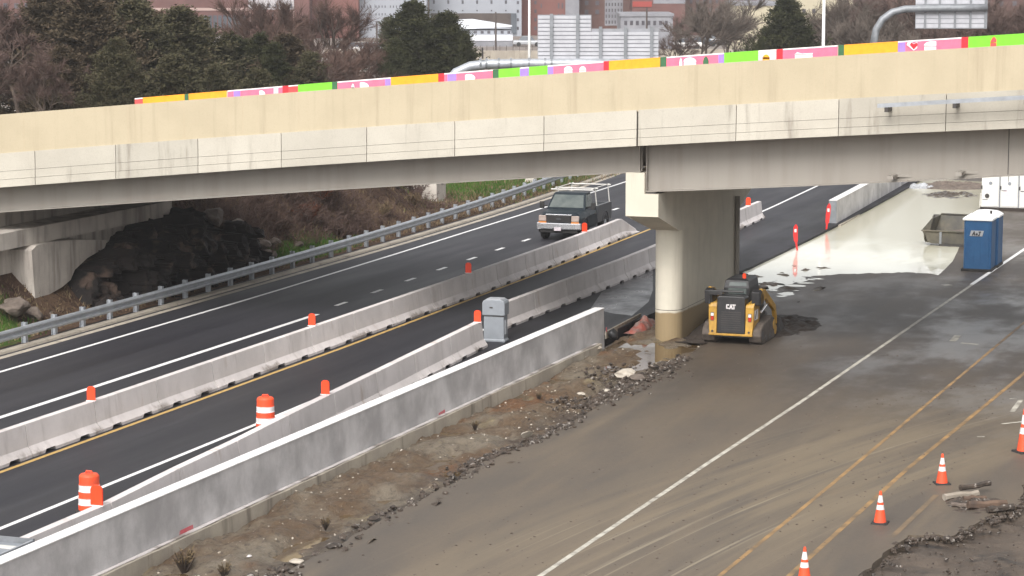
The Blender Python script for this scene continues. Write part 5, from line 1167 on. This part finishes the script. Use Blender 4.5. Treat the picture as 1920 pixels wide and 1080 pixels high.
bare = [(20, 138, -10, B1, 'twigs', 1.2, 'bare grey-brown tree at the left edge beyond the bridge'), (55, 128, 30, B2, 'twigs', 1.2, 'bare brown tree with pale branches near the left edge'), (5, 120, 80, B3, 'twigs', 1.2, 'low bare thicket tree at the far left edge'), (90, 119, 95, B2, 'twigs', 1.0, 'low bare brown tree above the left part of the cream wall'),
        (555, 190, -12, B1, 'red_twigs', 1.0, 'bare reddish tree reaching the top edge beside the brick tower'), (585, 180, 40, B2, 'red_twigs', 1.1, 'bare reddish tree in front of the plain brick tower'), (610, 195, -8, B3, 'red_twigs', 1.1, 'tall bare tree before the left half of the brick tower'), (640, 172, 65, B1, 'red_twigs', 1.2, 'bare reddish tree low before the brick tower corner'),
        (668, 165, 90, B2, 'red_twigs', 1.2, 'low bare reddish tree left of the middle evergreens'), (530, 178, 60, B3, 'twigs', 1.1, 'bare brown tree behind the dark evergreen group'), (625, 150, 105, B1, 'red_twigs', 1.4, 'low bare reddish bush-like tree above the green mural panel'), (690, 152, 128, B3, 'red_twigs', 1.3, 'lowest reddish thicket tree above the orange mural panel'), (600, 148, 120, B2, 'twigs', 1.4, 'low bare brown thicket tree right of the left tree belt'),
        (1300, 240, -10, B1, 'grey_twigs', 1.2, 'tall bare tree with a dark trunk right of the large sign'), (1262, 260, 30, B2, 'twigs', 1.0, 'smaller bare tree at the right edge of the large sign'), (1350, 250, 20, B3, 'grey_twigs', 1.1, 'bare tree left of the cream building'), (1400, 240, 45, B2, 'grey_twigs', .9, 'small bare tree before the cream building wall'),
        (1545, 210, -8, B1, 'grey_twigs', 1.1, 'bare tree just right of the light pole beyond the broad evergreen'), (1590, 220, -12, B2, 'grey_twigs', 1.1, 'bare tree left of the curved sign support'), (1625, 200, 25, B3, 'grey_twigs', 1.2, 'bare tree behind the curve of the sign support'), (1670, 215, -10, B1, 'twigs', 1.3, 'bare brown tree right of the curved sign support'), (1700, 190, 55, B3, 'grey_twigs', 1.2, 'low bare tree with pale branches under the sign tube'),
        (1735, 225, -10, B2, 'twigs', 1.3, 'bare brown tree behind the left half of the right sign'), (1790, 215, -12, B3, 'twigs', 1.3, 'bare brown tree behind the right half of the right sign'), (1830, 200, 20, B1, 'twigs', 1.3, 'bare brown tree at the right end of the right sign'), (1872, 190, -10, B2, 'twigs', 1.2, 'bare brown tree between the right sign and the last pole'), (1905, 185, 0, B3, 'twigs', 1.2, 'bare brown tree at the right edge above the green mural'),
        (1760, 180, 75, B2, 'twigs', 1.3, 'low bare thicket tree below the right sign'), (1510, 225, 35, B3, 'grey_twigs', 1.0, 'bare tree behind the right flank of the broad evergreen'), (1650, 250, -14, B2, 'twigs', 1.4, 'bare tree far back between sign support and right sign'), (1700, 260, -14, B1, 'twigs', 1.4, 'bare tree far back left of the right sign'), (1850, 240, -14, B2, 'twigs', 1.4, 'bare tree far back right of the right sign')]
for px, d, hh, M, lm, wd, lab in bare:
    plant(px, d, hh, 'bare_tree', lab, M, 'pale_bark' if 'grey' in lm else 'bark', lm, br, 10, wd * 1.15)
# brush and bushes on the slope left of the highway
def bush_mesh(h, seed, n=420, w_=.016, spread=.8):
    rg = random.Random(seed); tr = MB(); tw = MB()
    for k in range(26):
        a = rg.uniform(0, 6.28); d = Vector((math.cos(a) * rg.uniform(.1, spread), math.sin(a) * rg.uniform(.1, spread), 1)).normalized(); L = h * rg.uniform(.6, 1)
        tr.tube((0, 0, -.1), d * L, .018, .005, 3, cap=False)
        for j in range(n // 26):
            p = d * L * rg.uniform(.2, 1); nd = (d + Vector((rg.gauss(0, .7), rg.gauss(0, .7), rg.gauss(0, .5)))).normalized(); sd = nd.cross(Vector((rg.random(), rg.random(), .3))).normalized() * w_
            tw.add([p - sd, p + sd, p + nd * rg.uniform(.15, .5) * h * .45], [(0, 1, 2)])
    return tr, tw
K1 = bush_mesh(1.5, 31, 900, .02); K2 = bush_mesh(1.4, 32, 1300, .03, 1.1)
bsrc = {}
bush_list = [(600, 400, -44.6, K2, 'rust_leaves', 1.15, 'rust-red leafy bush, largest on the slope under the bridge'), (635, 395, -45.2, K2, 'rust_leaves', .8, 'rust-red bush right beside the largest one'), (575, 425, -44.0, K2, 'rust_leaves', .7, 'small rust bush below the largest one'), (530, 400, -45.0, K1, 'twigs', 1.3, 'bare purple-brown brush left of the rust bushes'),
             (490, 395, -45.5, K1, 'twigs', 1.3, 'bare brush above the right end of the dark outcrop'), (555, 385, -46, K1, 'red_twigs', 1.4, 'tall bare reddish brush behind the rust bushes'), (660, 420, -43.8, K1, 'dry_weeds', .6, 'dry tan weeds below the slope bushes'), (700, 390, -45, K1, 'twigs', .9, 'bare brush in the middle of the slope'),
             (740, 385, -45, K1, 'dry_weeds', .8, 'dry tan weeds left of the concrete block'), (780, 378, -45.5, K1, 'twigs', .8, 'bare brush beside the concrete block'), (445, 385, -45.8, K1, 'twigs', 1.2, 'bare brush on top of the dark outcrop'), (720, 420, -43.8, K1, 'dry_weeds', .5, 'low dry weeds behind the guardrail mid slope'), (385, 385, -46, K1, 'twigs', 1.0, 'bare brush right of the abutment end'), (640, 440, -43.2, K1, 'twigs', .5, 'low bare brush at the slope foot'), (520, 435, -43.9, K1, 'red_twigs', .8, 'reddish brush above the lower grass patch'), (780, 410, -44, K1, 'dry_weeds', .5, 'dry tuft before the concrete block')]
for px, py, X, M, lm, s_, lab in bush_list:
    q = PXc(px, py, X); y = q[1]; z = bank_h(X, y)
    key = (id(M), lm)
    if key not in bsrc: bsrc[key] = tree_thing('dry_bush', lab, (X, y, z), M[0], M[1], 'bark', lm, 'bushes on the left bank', 'bush', 'foliage'); t = bsrc[key]
    else: t = dup(bsrc[key], (X, y, z), None, lab)
    t.location = (X, y, z - .1); t.scale = (s_ * 1.2, s_ * 1.4, s_); t.rotation_euler = (0, 0, U(0, 6)); t['label'] = lab
# litter and grass (uncountable)
gr = MB(); rg = random.Random(77)
def blades(n, cx, cy, sx, sy, hh, mb):
    for i in range(n):
        x = rg.gauss(cx, sx * .5); y = rg.gauss(cy, sy * .5)
        if x > -41.5: continue
        z = bank_h(x, y); a = rg.uniform(0, 6.28); L = hh * rg.uniform(.5, 1.2); dx_ = .02 * math.cos(a); dy_ = .02 * math.sin(a)
        mb.add([(x - dx_, y - dy_, z - .02), (x + dx_, y + dy_, z - .02), (x + rg.gauss(0, .05), y + rg.gauss(0, .05), z + L)], [(0, 1, 2)])
blades(5000, -42.7, 92.5, .9, 4.2, .16, gr); blades(5000, -43.8, 64.5, 2.0, 5.5, .20, gr); blades(9000, -47.5, 124, 5, 11, .22, gr)
me = bpy.data.meshes.new('grass'); me.from_pydata(gr.v, [], gr.f); me.materials.append(MATS['grass_blades']); o = bpy.data.objects.new('grass', me); col.objects.link(o)
setp(o, 'short bright green grass on the verge behind the guardrail', 'grass', None, 'stuff')
wd_ = MB()
for i in range(26000):
    x = rg.uniform(-48.5, -41.6); y = rg.uniform(60, 140); z = bank_h(x, y); a = rg.uniform(0, 6.28); L = .16 * rg.uniform(.3, 1.4); s2 = rg.uniform(.012, .035)
    wd_.add([(x - s2 * math.cos(a), y - s2 * math.sin(a), z - .02), (x + s2 * math.cos(a), y + s2 * math.sin(a), z - .02), (x + rg.gauss(0, .08), y + rg.gauss(0, .08), z + L)], [(0, 1, 2)])
me = bpy.data.meshes.new('dead_weeds'); me.from_pydata(wd_.v, [], wd_.f); me.materials.append(MATS['dry_weeds']); o = bpy.data.objects.new('dead_weeds', me); col.objects.link(o)
setp(o, 'dead brown weeds and leaf litter covering the slope', 'weeds', None, 'stuff')
bt = MB(); rg = random.Random(99)
for i in range(900):
    y = rg.uniform(84, 111); x = rg.uniform(-47.5, -43.0); hh_ = rg.uniform(.5, 1.5) * (1.15 if y < 100 else .6) * min(1, (-42.3 - x) / 1.2)
    if y > 100 and rg.random() < .6: continue
    z = bank_h(x, y)
    for k in range(5):
        a = rg.uniform(0, 6.28); d_ = Vector((math.cos(a) * .5, math.sin(a) * .5, 1)).normalized(); p0 = Vector((x, y, z - .05)); p1 = p0 + d_ * hh_ * rg.uniform(.6, 1.1); sd = Vector((math.sin(a), -math.cos(a), 0)) * .010
        bt.add([p0 - sd, p0 + sd, p1], [(0, 1, 2)])
        for j in range(9):
            p = p0.lerp(p1, rg.uniform(.25, 1)); nd = (d_ + Vector((rg.gauss(0, .8), rg.gauss(0, .8), rg.gauss(0, .5)))).normalized(); sd = nd.cross(Vector((rg.random(), rg.random(), .2))).normalized() * .012
            bt.add([p - sd, p + sd, p + nd * rg.uniform(.15, .5) * hh_], [(0, 1, 2)])
me = bpy.data.meshes.new('brush_thicket'); me.from_pydata(bt.v, [], bt.f); me.materials.append(MATS['twigs']); o = bpy.data.objects.new('brush_thicket', me); col.objects.link(o)
setp(o, 'tangled bare brown brush covering the slope under the bridge', 'brush', None, 'stuff')
# dry tufts in the dirt strip
tf = bush_mesh(.22, 44, 500, .010, 1.6); first = None
for i, (px, py, s_, lab) in enumerate([(345, 1062, 1.9, 'orange-brown dry grass clump near the bottom left of the dirt strip'), (420, 1075, 1.2, 'dry grass clump cut by the bottom edge'), (705, 900, .9, 'dry tuft on the dirt below the wall'), (890, 800, .9, 'dry tuft in the middle of the dirt strip'), (1010, 745, .8, 'dry tuft near the upper dirt strip'), (610, 985, 1.0, 'dry tuft beside the lower pavement edge')]):
    q = P(px, py, -.15)
    if first is None: first = t = tree_thing('dry_tuft', lab, (0, 0, 0), tf[0], tf[1], 'bark', 'dry_weeds', 'dry tufts on the dirt', 'grass tuft', 'blades')
    else: t = dup(first)
    t.location = (q[0], q[1], -.16); t.scale = (s_, s_ * 1.5, s_); t['label'] = lab

# ---------------------------------------------------------------- overhead signs and light poles beyond the bridge
def facing(px): return YAW + 0.0
_fh = np.array([_f[0], _f[1], 0]) / math.hypot(_f[0], _f[1])
def pt_at(px, py, d):
    q = ray(px, py); return Vector(_c + q * d / (q @ _fh))
def mono(label, d, pts_px, rpx, name='overhead_sign_support'):
    base = pt_at(pts_px[0][0], pts_px[0][1], d); t = thing(name, label, 'sign support', (base.x, base.y, base.z))
    return t
# large one: arched tube on the left leg at the plinth
d = 122.0
base = pt_at(823, 345, d)
S1 = thing('overhead_sign', 'large stepped sign seen from its ribbed grey back, on a thick horizontal steel tube', 'road sign', (base.x, base.y, .0), 0)
pts = [pt_at(x, y, d) for x, y in [(823, 345), (823, 250), (826, 190), (836, 158), (855, 136), (882, 124), (915, 120), (1000, 119), (1100, 119), (1240, 119)]]
obj('tube', MB().path(pts, .24, 14), 'galvanised', S1, world=True, smooth=True)
for x in (901, 912, 935, 958, 992, 1022, 1034): 
    c_ = pt_at(x, 119, d); ax = Vector(_r); obj('clamp_ring', MB().tube(c_ - ax * .05, c_ + ax * .05, .275, n=14), 'galvanised_dark', S1, world=True)
lampq = pt_at(909, 98, d); obj('sign_lamp', MB().tube(lampq + Vector((0, -.3, -.3)), lampq + Vector((0, -.35, .25)), .045), 'dark_steel', S1, world=True)
def face_box(x0, y0, x1, y1, d, dep, off=0):
    """box facing the camera-side at distance d, spanning photo px rows/cols"""
    a = pt_at(x0, y1, d); b = pt_at(x1, y1, d); c_ = pt_at(x1, y0, d); e = pt_at(x0, y0, d)
    f = Vector((_f[0], _f[1], 0)).normalized()
    b = Vector((b.x, b.y, a.z)); c_ = Vector((b.x, b.y, e.z)); e = Vector((a.x, a.y, e.z))
    q = [a + f * off, b + f * off, c_ + f * off, e + f * off]
    return MB().loft([q, [p + f * dep for p in q]])
pn = obj('sign_back', face_box(1008, 28, 1109, 107, d, .04, .26), 'sign_aluminium', S1, world=True)
pn2 = obj('sign_back', face_box(1109.6, 54, 1235, 107, d, .04, .26), 'sign_aluminium', S1, world=True)
y = 30
while y < 106:
    x1_ = 1108 if y < 54 else 1235
    obj('panel_rib', face_box(1009, y, x1_, y + 5.4, d, .03, .228), 'sign_rib', S1, world=True); y += 7.6
for x, t0 in [(1034, 28), (1083, 28), (1126, 52), (1173, 52), (1222, 52)]:
    obj('upright', face_box(x - 3, t0 - 2, x + 3, 112, d, .11, .115), 'galvanised_dark', S1, world=True)
# second one at right
d = 170.0
base = pt_at(1638, 200, d)
S2 = thing('overhead_sign', 'sign seen from behind at upper right on a tube curving down left', 'road sign', (base.x, base.y, 0), 0)
pts = [pt_at(x, y, d) for x, y in [(1639, 390), (1638, 130), (1638, 80), (1643, 55), (1655, 36), (1673, 23), (1697, 17), (1730, 16), (1800, 15), (1851, 14)]]
obj('tube', MB().path(pts, .25, 14), 'galvanised_dark', S2, world=True, smooth=True)
obj('sign_back', face_box(1717, -40, 1852, 54, d, .04, .26), 'sign_aluminium', S2, world=True)
y = -36
while y < 52:
    obj('panel_rib', face_box(1718, y, 1851, y + 7.4, d, .03, .228), 'sign_rib', S2, world=True); y += 9
for x in (1735, 1762, 1791, 1820, 1848): obj('upright', face_box(x - 1.8, -40, x + 1.8, 54, d, .11, .115), 'galvanised_dark', S2, world=True)
# light poles
lp = None
for px, d, lab in [(992, 200, 'white light pole standing left of the large sign'), (1536, 150, 'white light pole between the broad evergreen and the curved sign support'), (1915, 150, 'white light pole at the right edge')]:
    x, y = place_px(px, d)
    if lp is None:
        lp = thing('light_pole', lab, 'light pole', (x, y, -.4), YAW, 'white light poles'); obj('mast', MB().tube((0, 0, 0), (0, 0, 14), .13, .07, 12), 'pole_white', lp, smooth=True)
        obj('arm', MB().path([(0, 0, 13.8), (.6, 0, 14.5), (1.6, 0, 14.8)], .05, 8), 'pole_white', lp); obj('lamp_head', MB().box(1.5, 2.2, -.15, .15, 14.72, 14.88), 'grey_plastic', lp); obj('base_plate', MB().box(-.25, .25, -.25, .25, 0, .05), 'galvanised', lp); t = lp
    else: t = dup(lp, (x, y, -.4), YAW, lab)
# small far poles
up = None
for px, d, hh, lab in [(806, 340, -40, 'thin brown utility pole left of the white tent'), (930, 330, 20, 'thin dark pole in front of the white tent'), (1209, 300, 12, 'thin black pole above the large sign'), (1353, 280, -20, 'dark utility pole left of the cream building'), (710, 300, 38, 'pale lamp pole before the white office block')]:
    x, y = place_px(px, d)
    if up is None: up = thing('utility_pole', lab, 'utility pole', (x, y, -.42), YAW, 'thin far poles'); obj('mast', MB().tube((0, 0, 0), (0, 0, 14), .14, .10, 8), 'dark_wall', up); obj('crossarm', MB().box(-.8, .8, -.05, .05, 13.1, 13.25), 'dark_wall', up); t = up
    else: t = dup(up, (x, y, -.42), YAW, lab)
    t.scale = (1, 1, (CAMH + .42 - (hh + 80) * d / FPX) / 14)

# ---------------------------------------------------------------- city beyond
ax_r = Vector(_r); ax_f = Vector((_f[0], _f[1], 0)).normalized()
def building(name, label, x0, x1, d, top, wallm, depth=12, base=-.42, wins=None, winm='window_glass', roofm='grey_wall', cat='building'):
    """front faces the camera side; wins = list of grids (px0, px1, nx, py0, py1, ny, wfrac, hfrac)"""
    a = PD(x0, 0, d); s_ = d / FPX; L = (x1 - x0) * s_; H = top
    t = thing(name, label, cat, (a[0], a[1], base), YAW)
    zoff = base
    obj('wall', MB().box(0, L, 0, depth, 0, H - zoff), wallm, t)
    obj('roof', MB().box(-.15, L + .15, -.15, depth + .15, H - zoff + .01, H - zoff + .4), roofm, t)
    proto = {}; n = 0
    for (wx0, wx1, nx, wy0, wy1, ny, wf, hf) in wins or []:
        cw = (wx1 - wx0) * s_ / nx; ch = (wy1 - wy0) * s_ / ny
        for j in range(ny):
            for i in range(nx):
                if n >= 100: break
                n += 1
                xx = (wx0 - x0) * s_ + cw * (i + .5); zz = (CAMH - (wy0 + 80) * s_) - zoff - ch * (j + .5)
                key = (round(cw * wf, 2), round(ch * hf, 2))
                if key not in proto:
                    w_ = obj('window', MB().box(-cw * wf / 2, cw * wf / 2, -.04, .02, -ch * hf / 2, ch * hf / 2), winm, t); proto[key] = w_
                else:
                    w_ = proto[key].copy(); col.objects.link(w_); w_.parent = t
                w_.location = (xx, 0, zz)
    return t
def strip(t, x0, px0, px1, py0, py1, d, m, name='trim', out=.12):
    s_ = d / FPX; base = t.location.z
    obj(name, MB().box((px0 - x0) * s_, (px1 - x0) * s_, -out, .01, CAMH - (py1 + 80) * s_ - base, CAMH - (py0 + 80) * s_ - base), m, t)
t = building('mill_building', 'long low brick building with a dark slate-blue upper floor behind the left trees', 180, 466, 400, 7.9, 'brick_dark', 16, wins=[(380, 462, 9, 25, 55, 1, .72, .8), (380, 462, 9, 60, 88, 1, .6, .8)], winm='dark_glass')
strip(t, 180, 180, 466, 14, 19, 400, 'stone_trim'); strip(t, 180, 372, 466, 56, 58, 400, 'stone_trim')
t = building('upper_block', 'dark glazed block rising behind the long brick building', 215, 480, 430, 12, 'slate_roof', 14, wins=[(268, 330, 8, -10, 12, 1, .7, .9)], winm='pale_panel')
t = building('apartment_block', 'white apartment block over a brick base with paired balcony openings', 466, 580, 380, 20, 'brick_dark', 14, wins=[(470, 552, 3, 19, 34, 1, .10, .55), (470, 552, 6, -30, 18, 3, .42, .5)])
strip(t, 466, 466, 551, -45, 17, 380, 'pink_panel', 'upper_wall', .03)
for x in (468, 496, 524, 550): strip(t, 466, x, x + 1.5, 18, 70, 380, 'stone_trim', 'downpipe', .1)
t = building('brick_tower', 'plain windowless red brick tower behind the bare reddish trees', 580, 672, 385, 20, 'brick_red', 14)
strip(t, 580, 610, 612, -40, 90, 385, 'brick_dark', 'pilaster', .15)
g8 = [(675 + k * 27, 698 + k * 27, 4, -10, 62, 5, .30, .30) for k in range(4)]
t = building('office_block', 'white office block with rows of small slit windows left of the middle evergreens', 672, 800, 388, 20, 'pale_panel', 14, wins=g8)
t = building('white_hall', 'pale industrial building with a row of square windows above the white tent', 800, 978, 395, 20, 'pale_panel', 14, wins=[(800, 962, 6, -8, 14, 1, .14, .3), (800, 962, 6, 14, 24, 1, .10, .25), (966, 976, 1, -4, 60, 4, .4, .35)])
strip(t, 800, 808, 966, 24, 50, 395, 'dark_wall', 'recess', .02); strip(t, 800, 958, 968, 24, 62, 395, 'slate_roof', 'corner_column', .3)
t = building('brick_block', 'tall brown brick block with dark window columns behind the light pole', 978, 1085, 400, 20, 'brick_red', 14, wins=[(1000, 1008, 1, -20, 60, 5, .5, .4), (1012, 1018, 1, -20, 60, 4, .4, .4), (1044, 1058, 2, -20, 60, 4, .4, .5)])
strip(t, 978, 1060, 1086, -40, 60, 400, 'grey_wall', 'stair_tower', .4)
t = building('dark_brick_block', 'dark brick apartment block with a bright strip of balconies above the large sign', 1086, 1200, 405, 20, 'brick_brown', 14, wins=[(1090, 1130, 2, -20, 30, 3, .35, .5), (1134, 1168, 6, -20, 46, 6, .45, .55)], winm='grey_twigs' if False else 'window_glass')
strip(t, 1086, 1134, 1168, -30, 47, 405, 'grey_wall', 'balcony_strip', .03)
t = building('warehouse', 'low grey warehouse with a light wall right of the stepped sign top', 1164, 1262, 340, 12.2 - (30 + 80) * 340 / 4600, 'grey_wall', 12, wins=[(1168, 1255, 8, 34, 50, 1, .5, .5)])
t = building('red_shed', 'dark building with a red facade band above the warehouse', 1186, 1285, 395, 20, 'brick_dark', 12); strip(t, 1186, 1186, 1222, 2, 12, 395, 'car_red', 'sign_band'); strip(t, 1186, 1225, 1285, -30, 6, 395, 'grey_wall', 'upper_wall', .05)
t = building('brick_flats', 'brown brick building behind the bare trees left of the cream building', 1285, 1420, 400, 20, 'brick_brown', 12, wins=[(1370, 1416, 4, -20, 20, 3, .4, .5), (1290, 1350, 5, -20, 40, 4, .4, .45)])
strip(t, 1285, 1352, 1400, 17, 32, 400, 'grey_wall', 'parapet_band'); 
t = building('cream_building', 'cream coloured two storey building left behind the broad evergreen', 1382, 1462, 300, 12.2 - (10 + 80) * 300 / 4600, 'cream_wall', 14, wins=[(1392, 1400, 1, 16, 34, 1, .45, .7), (1392, 1400, 1, 36, 50, 1, .45, .7), (1440, 1458, 2, 16, 34, 1, .35, .6)])
t = building('cream_annexe', 'pale beige building behind the bare trees right of the broad evergreen', 1462, 1625, 330, 12.2 - (-5 + 80) * 330 / 4600, 'cream_wall', 14, wins=[(1480, 1610, 7, 10, 50, 2, .35, .4)])
t = building('dark_house', 'dark brown building hidden behind the right hand bare trees', 1625, 1960, 300, 9, 'brick_brown', 12, wins=[(1640, 1940, 12, -5, 60, 3, .3, .4)])
t = building('grey_building', 'dim brown building hidden behind the left tree belt', -80, 215, 330, 9, 'brick_dark', 12, wins=[(-40, 200, 12, 0, 60, 3, .4, .5)])
# marquee tent
a = PD(822, 0, 350); s_ = 350 / FPX
t = thing('marquee_tent', 'long white marquee tent with a row of arched windows in front of the pale hall', 'tent', (a[0], a[1], -.42), YAW)
L = 138 * s_; zt_ = lambda py: CAMH - (py + 80) * s_ + .42
obj('canopy', MB().loft([[(0, 0, zt_(56)), (L, 0, zt_(49)), (L, 8, zt_(49)), (0, 8, zt_(56))], [(1.2, 3.0, zt_(38)), (L * .45, 3.0, zt_(36)), (L * .45, 5, zt_(36)), (1.2, 5, zt_(38))]]), 'tent_white', t)
obj('side_wall', MB().box(.1, L - .1, .1, 7.9, zt_(64), zt_(56) - .02), 'pale_panel', t); obj('skirt', MB().box(-.2, L + .1, -.4, 7.9, zt_(75), zt_(64) - .02), 'tent_white', t); obj('ramp', MB().box(-.2, L + .1, -.3, 7.9, 0, zt_(75) - .02), 'grey_wall', t)
for k in range(11): obj('window', MB().box(L * (k + .3) / 11, L * (k + .75) / 11, .06, .12, zt_(62), zt_(57)), 'window_glass', t)
# far retaining wall and road embankment
a = PD(900, 0, 300); s_ = 300 / FPX
t = thing('far_wall', 'distant grey-brown retaining wall between the middle evergreens and the large sign', 'wall', (a[0], a[1], -.42), YAW); obj('wall_face', MB().box(-20 * s_, 130 * s_, 0, 1, 0, CAMH - (94 + 80) * s_ + .42), 'curb_concrete', t)
for k in range(12): obj('rail_post', MB().box(k * .8, k * .8 + .06, .2, .26, CAMH - (94 + 80) * s_ + .42, CAMH - (84 + 80) * s_ + .42), 'dark_wall', t)
a = PD(1240, 0, 270); s_ = 270 / FPX
t = thing('far_wall', 'distant pale low bank wall behind the bare trees right of the large sign', 'wall', (a[0], a[1], -.42), YAW); obj('wall_face', MB().box(0, 190 * s_, 0, 2, 0, CAMH - (92 + 80) * s_ + .42), 'curb_concrete', t)
# parked cars far away
def car_proto(paint):
    t = thing('parked_car', 'x', 'car', (0, 0, 0), 0, 'cars parked far beyond the bridge')
    obj('body', MB().loft([[(x, y, z) for y, z in [(-.85, .30), (-.88, .65), (-.80, .88), (.80, .88), (.88, .65), (.85, .30)]] for x in (-2.1, 2.1)]), paint, t, bevel=.08)
    obj('cabin', MB().loft([[(-1.35, -.76, .88), (1.0, -.76, .88), (1.0, .76, .88), (-1.35, .76, .88)], [(-.9, -.62, 1.42), (.5, -.62, 1.42), (.5, .62, 1.42), (-.9, .62, 1.42)]]), 'dark_glass', t)
    obj('car_roof', MB().box(-.86, .46, -.58, .58, 1.422, 1.46), paint, t)
    for x in (-1.3, 1.3):
        for s_ in (-1, 1): obj('wheel', MB().tube((x, s_ * .88, .32), (x, s_ * .70, .32), .32, n=12), 'black_rubber', t)
    return t
paints = ['car_white', 'car_dark', 'car_silver', 'car_red', 'car_tan']; pc = {}
cars = [(660, 97, 'car_white', 'white car left of the middle evergreens, leftmost'), (683, 96, 'car_tan', 'tan car between two bare trunks left of the middle evergreens'), (705, 97, 'car_silver', 'silver car nearest to the middle evergreens on their left'), (640, 101, 'car_tan', 'tan car low behind the reddish trees'),
        (1288, 88, 'car_white', 'white car under the tall bare tree'), (1370, 82, 'car_white', 'white car left of the cream building'), (1318, 84, 'car_dark', 'dark car right of the white one under the tall bare tree'), (1345, 80, 'car_silver', 'silver car by the dark utility pole'),
        (1525, 75, 'car_silver', 'silver car at the foot of the broad evergreen'), (1060, 90, 'car_dark', 'dark car left behind the sign posts'), (990, 84, 'car_silver', 'silver car behind the white light pole'), (1562, 78, 'car_dark', 'dark car right of the second light pole')]
for i, (px, py, pt_, lab) in enumerate(cars):
    q = P(px, py + 3, -.42)
    if pt_ not in pc: pc[pt_] = t = car_proto(pt_)
    else: t = dup(pc[pt_])
    t.location = (q[0], q[1], -.42); t.rotation_euler = (0, 0, YAW + U(-.3, .3)); t['label'] = lab

for o in list(bpy.data.objects):
    if '_o' in o: del o['_o']

hm = bpy.data.materials.new('haze_air'); hm.use_nodes = True; hn = hm.node_tree; hn.nodes.clear()
ho = hn.nodes.new('ShaderNodeOutputMaterial'); hv = hn.nodes.new('ShaderNodeVolumePrincipled'); hv.inputs['Color'].default_value = (.93, .92, .93, 1); hv.inputs['Density'].default_value = .00030; hv.inputs['Anisotropy'].default_value = .2
hn.links.new(hv.outputs[0], ho.inputs['Volume']); MATS['haze_air'] = hm
hz = obj('haze', MB().box(-700, 700, -60, 900, -1.5, 24), 'haze_air', None, label='thin pale haze in the air over the whole site', cat='haze', kind='stuff')
sc.cycles.volume_bounces = 0
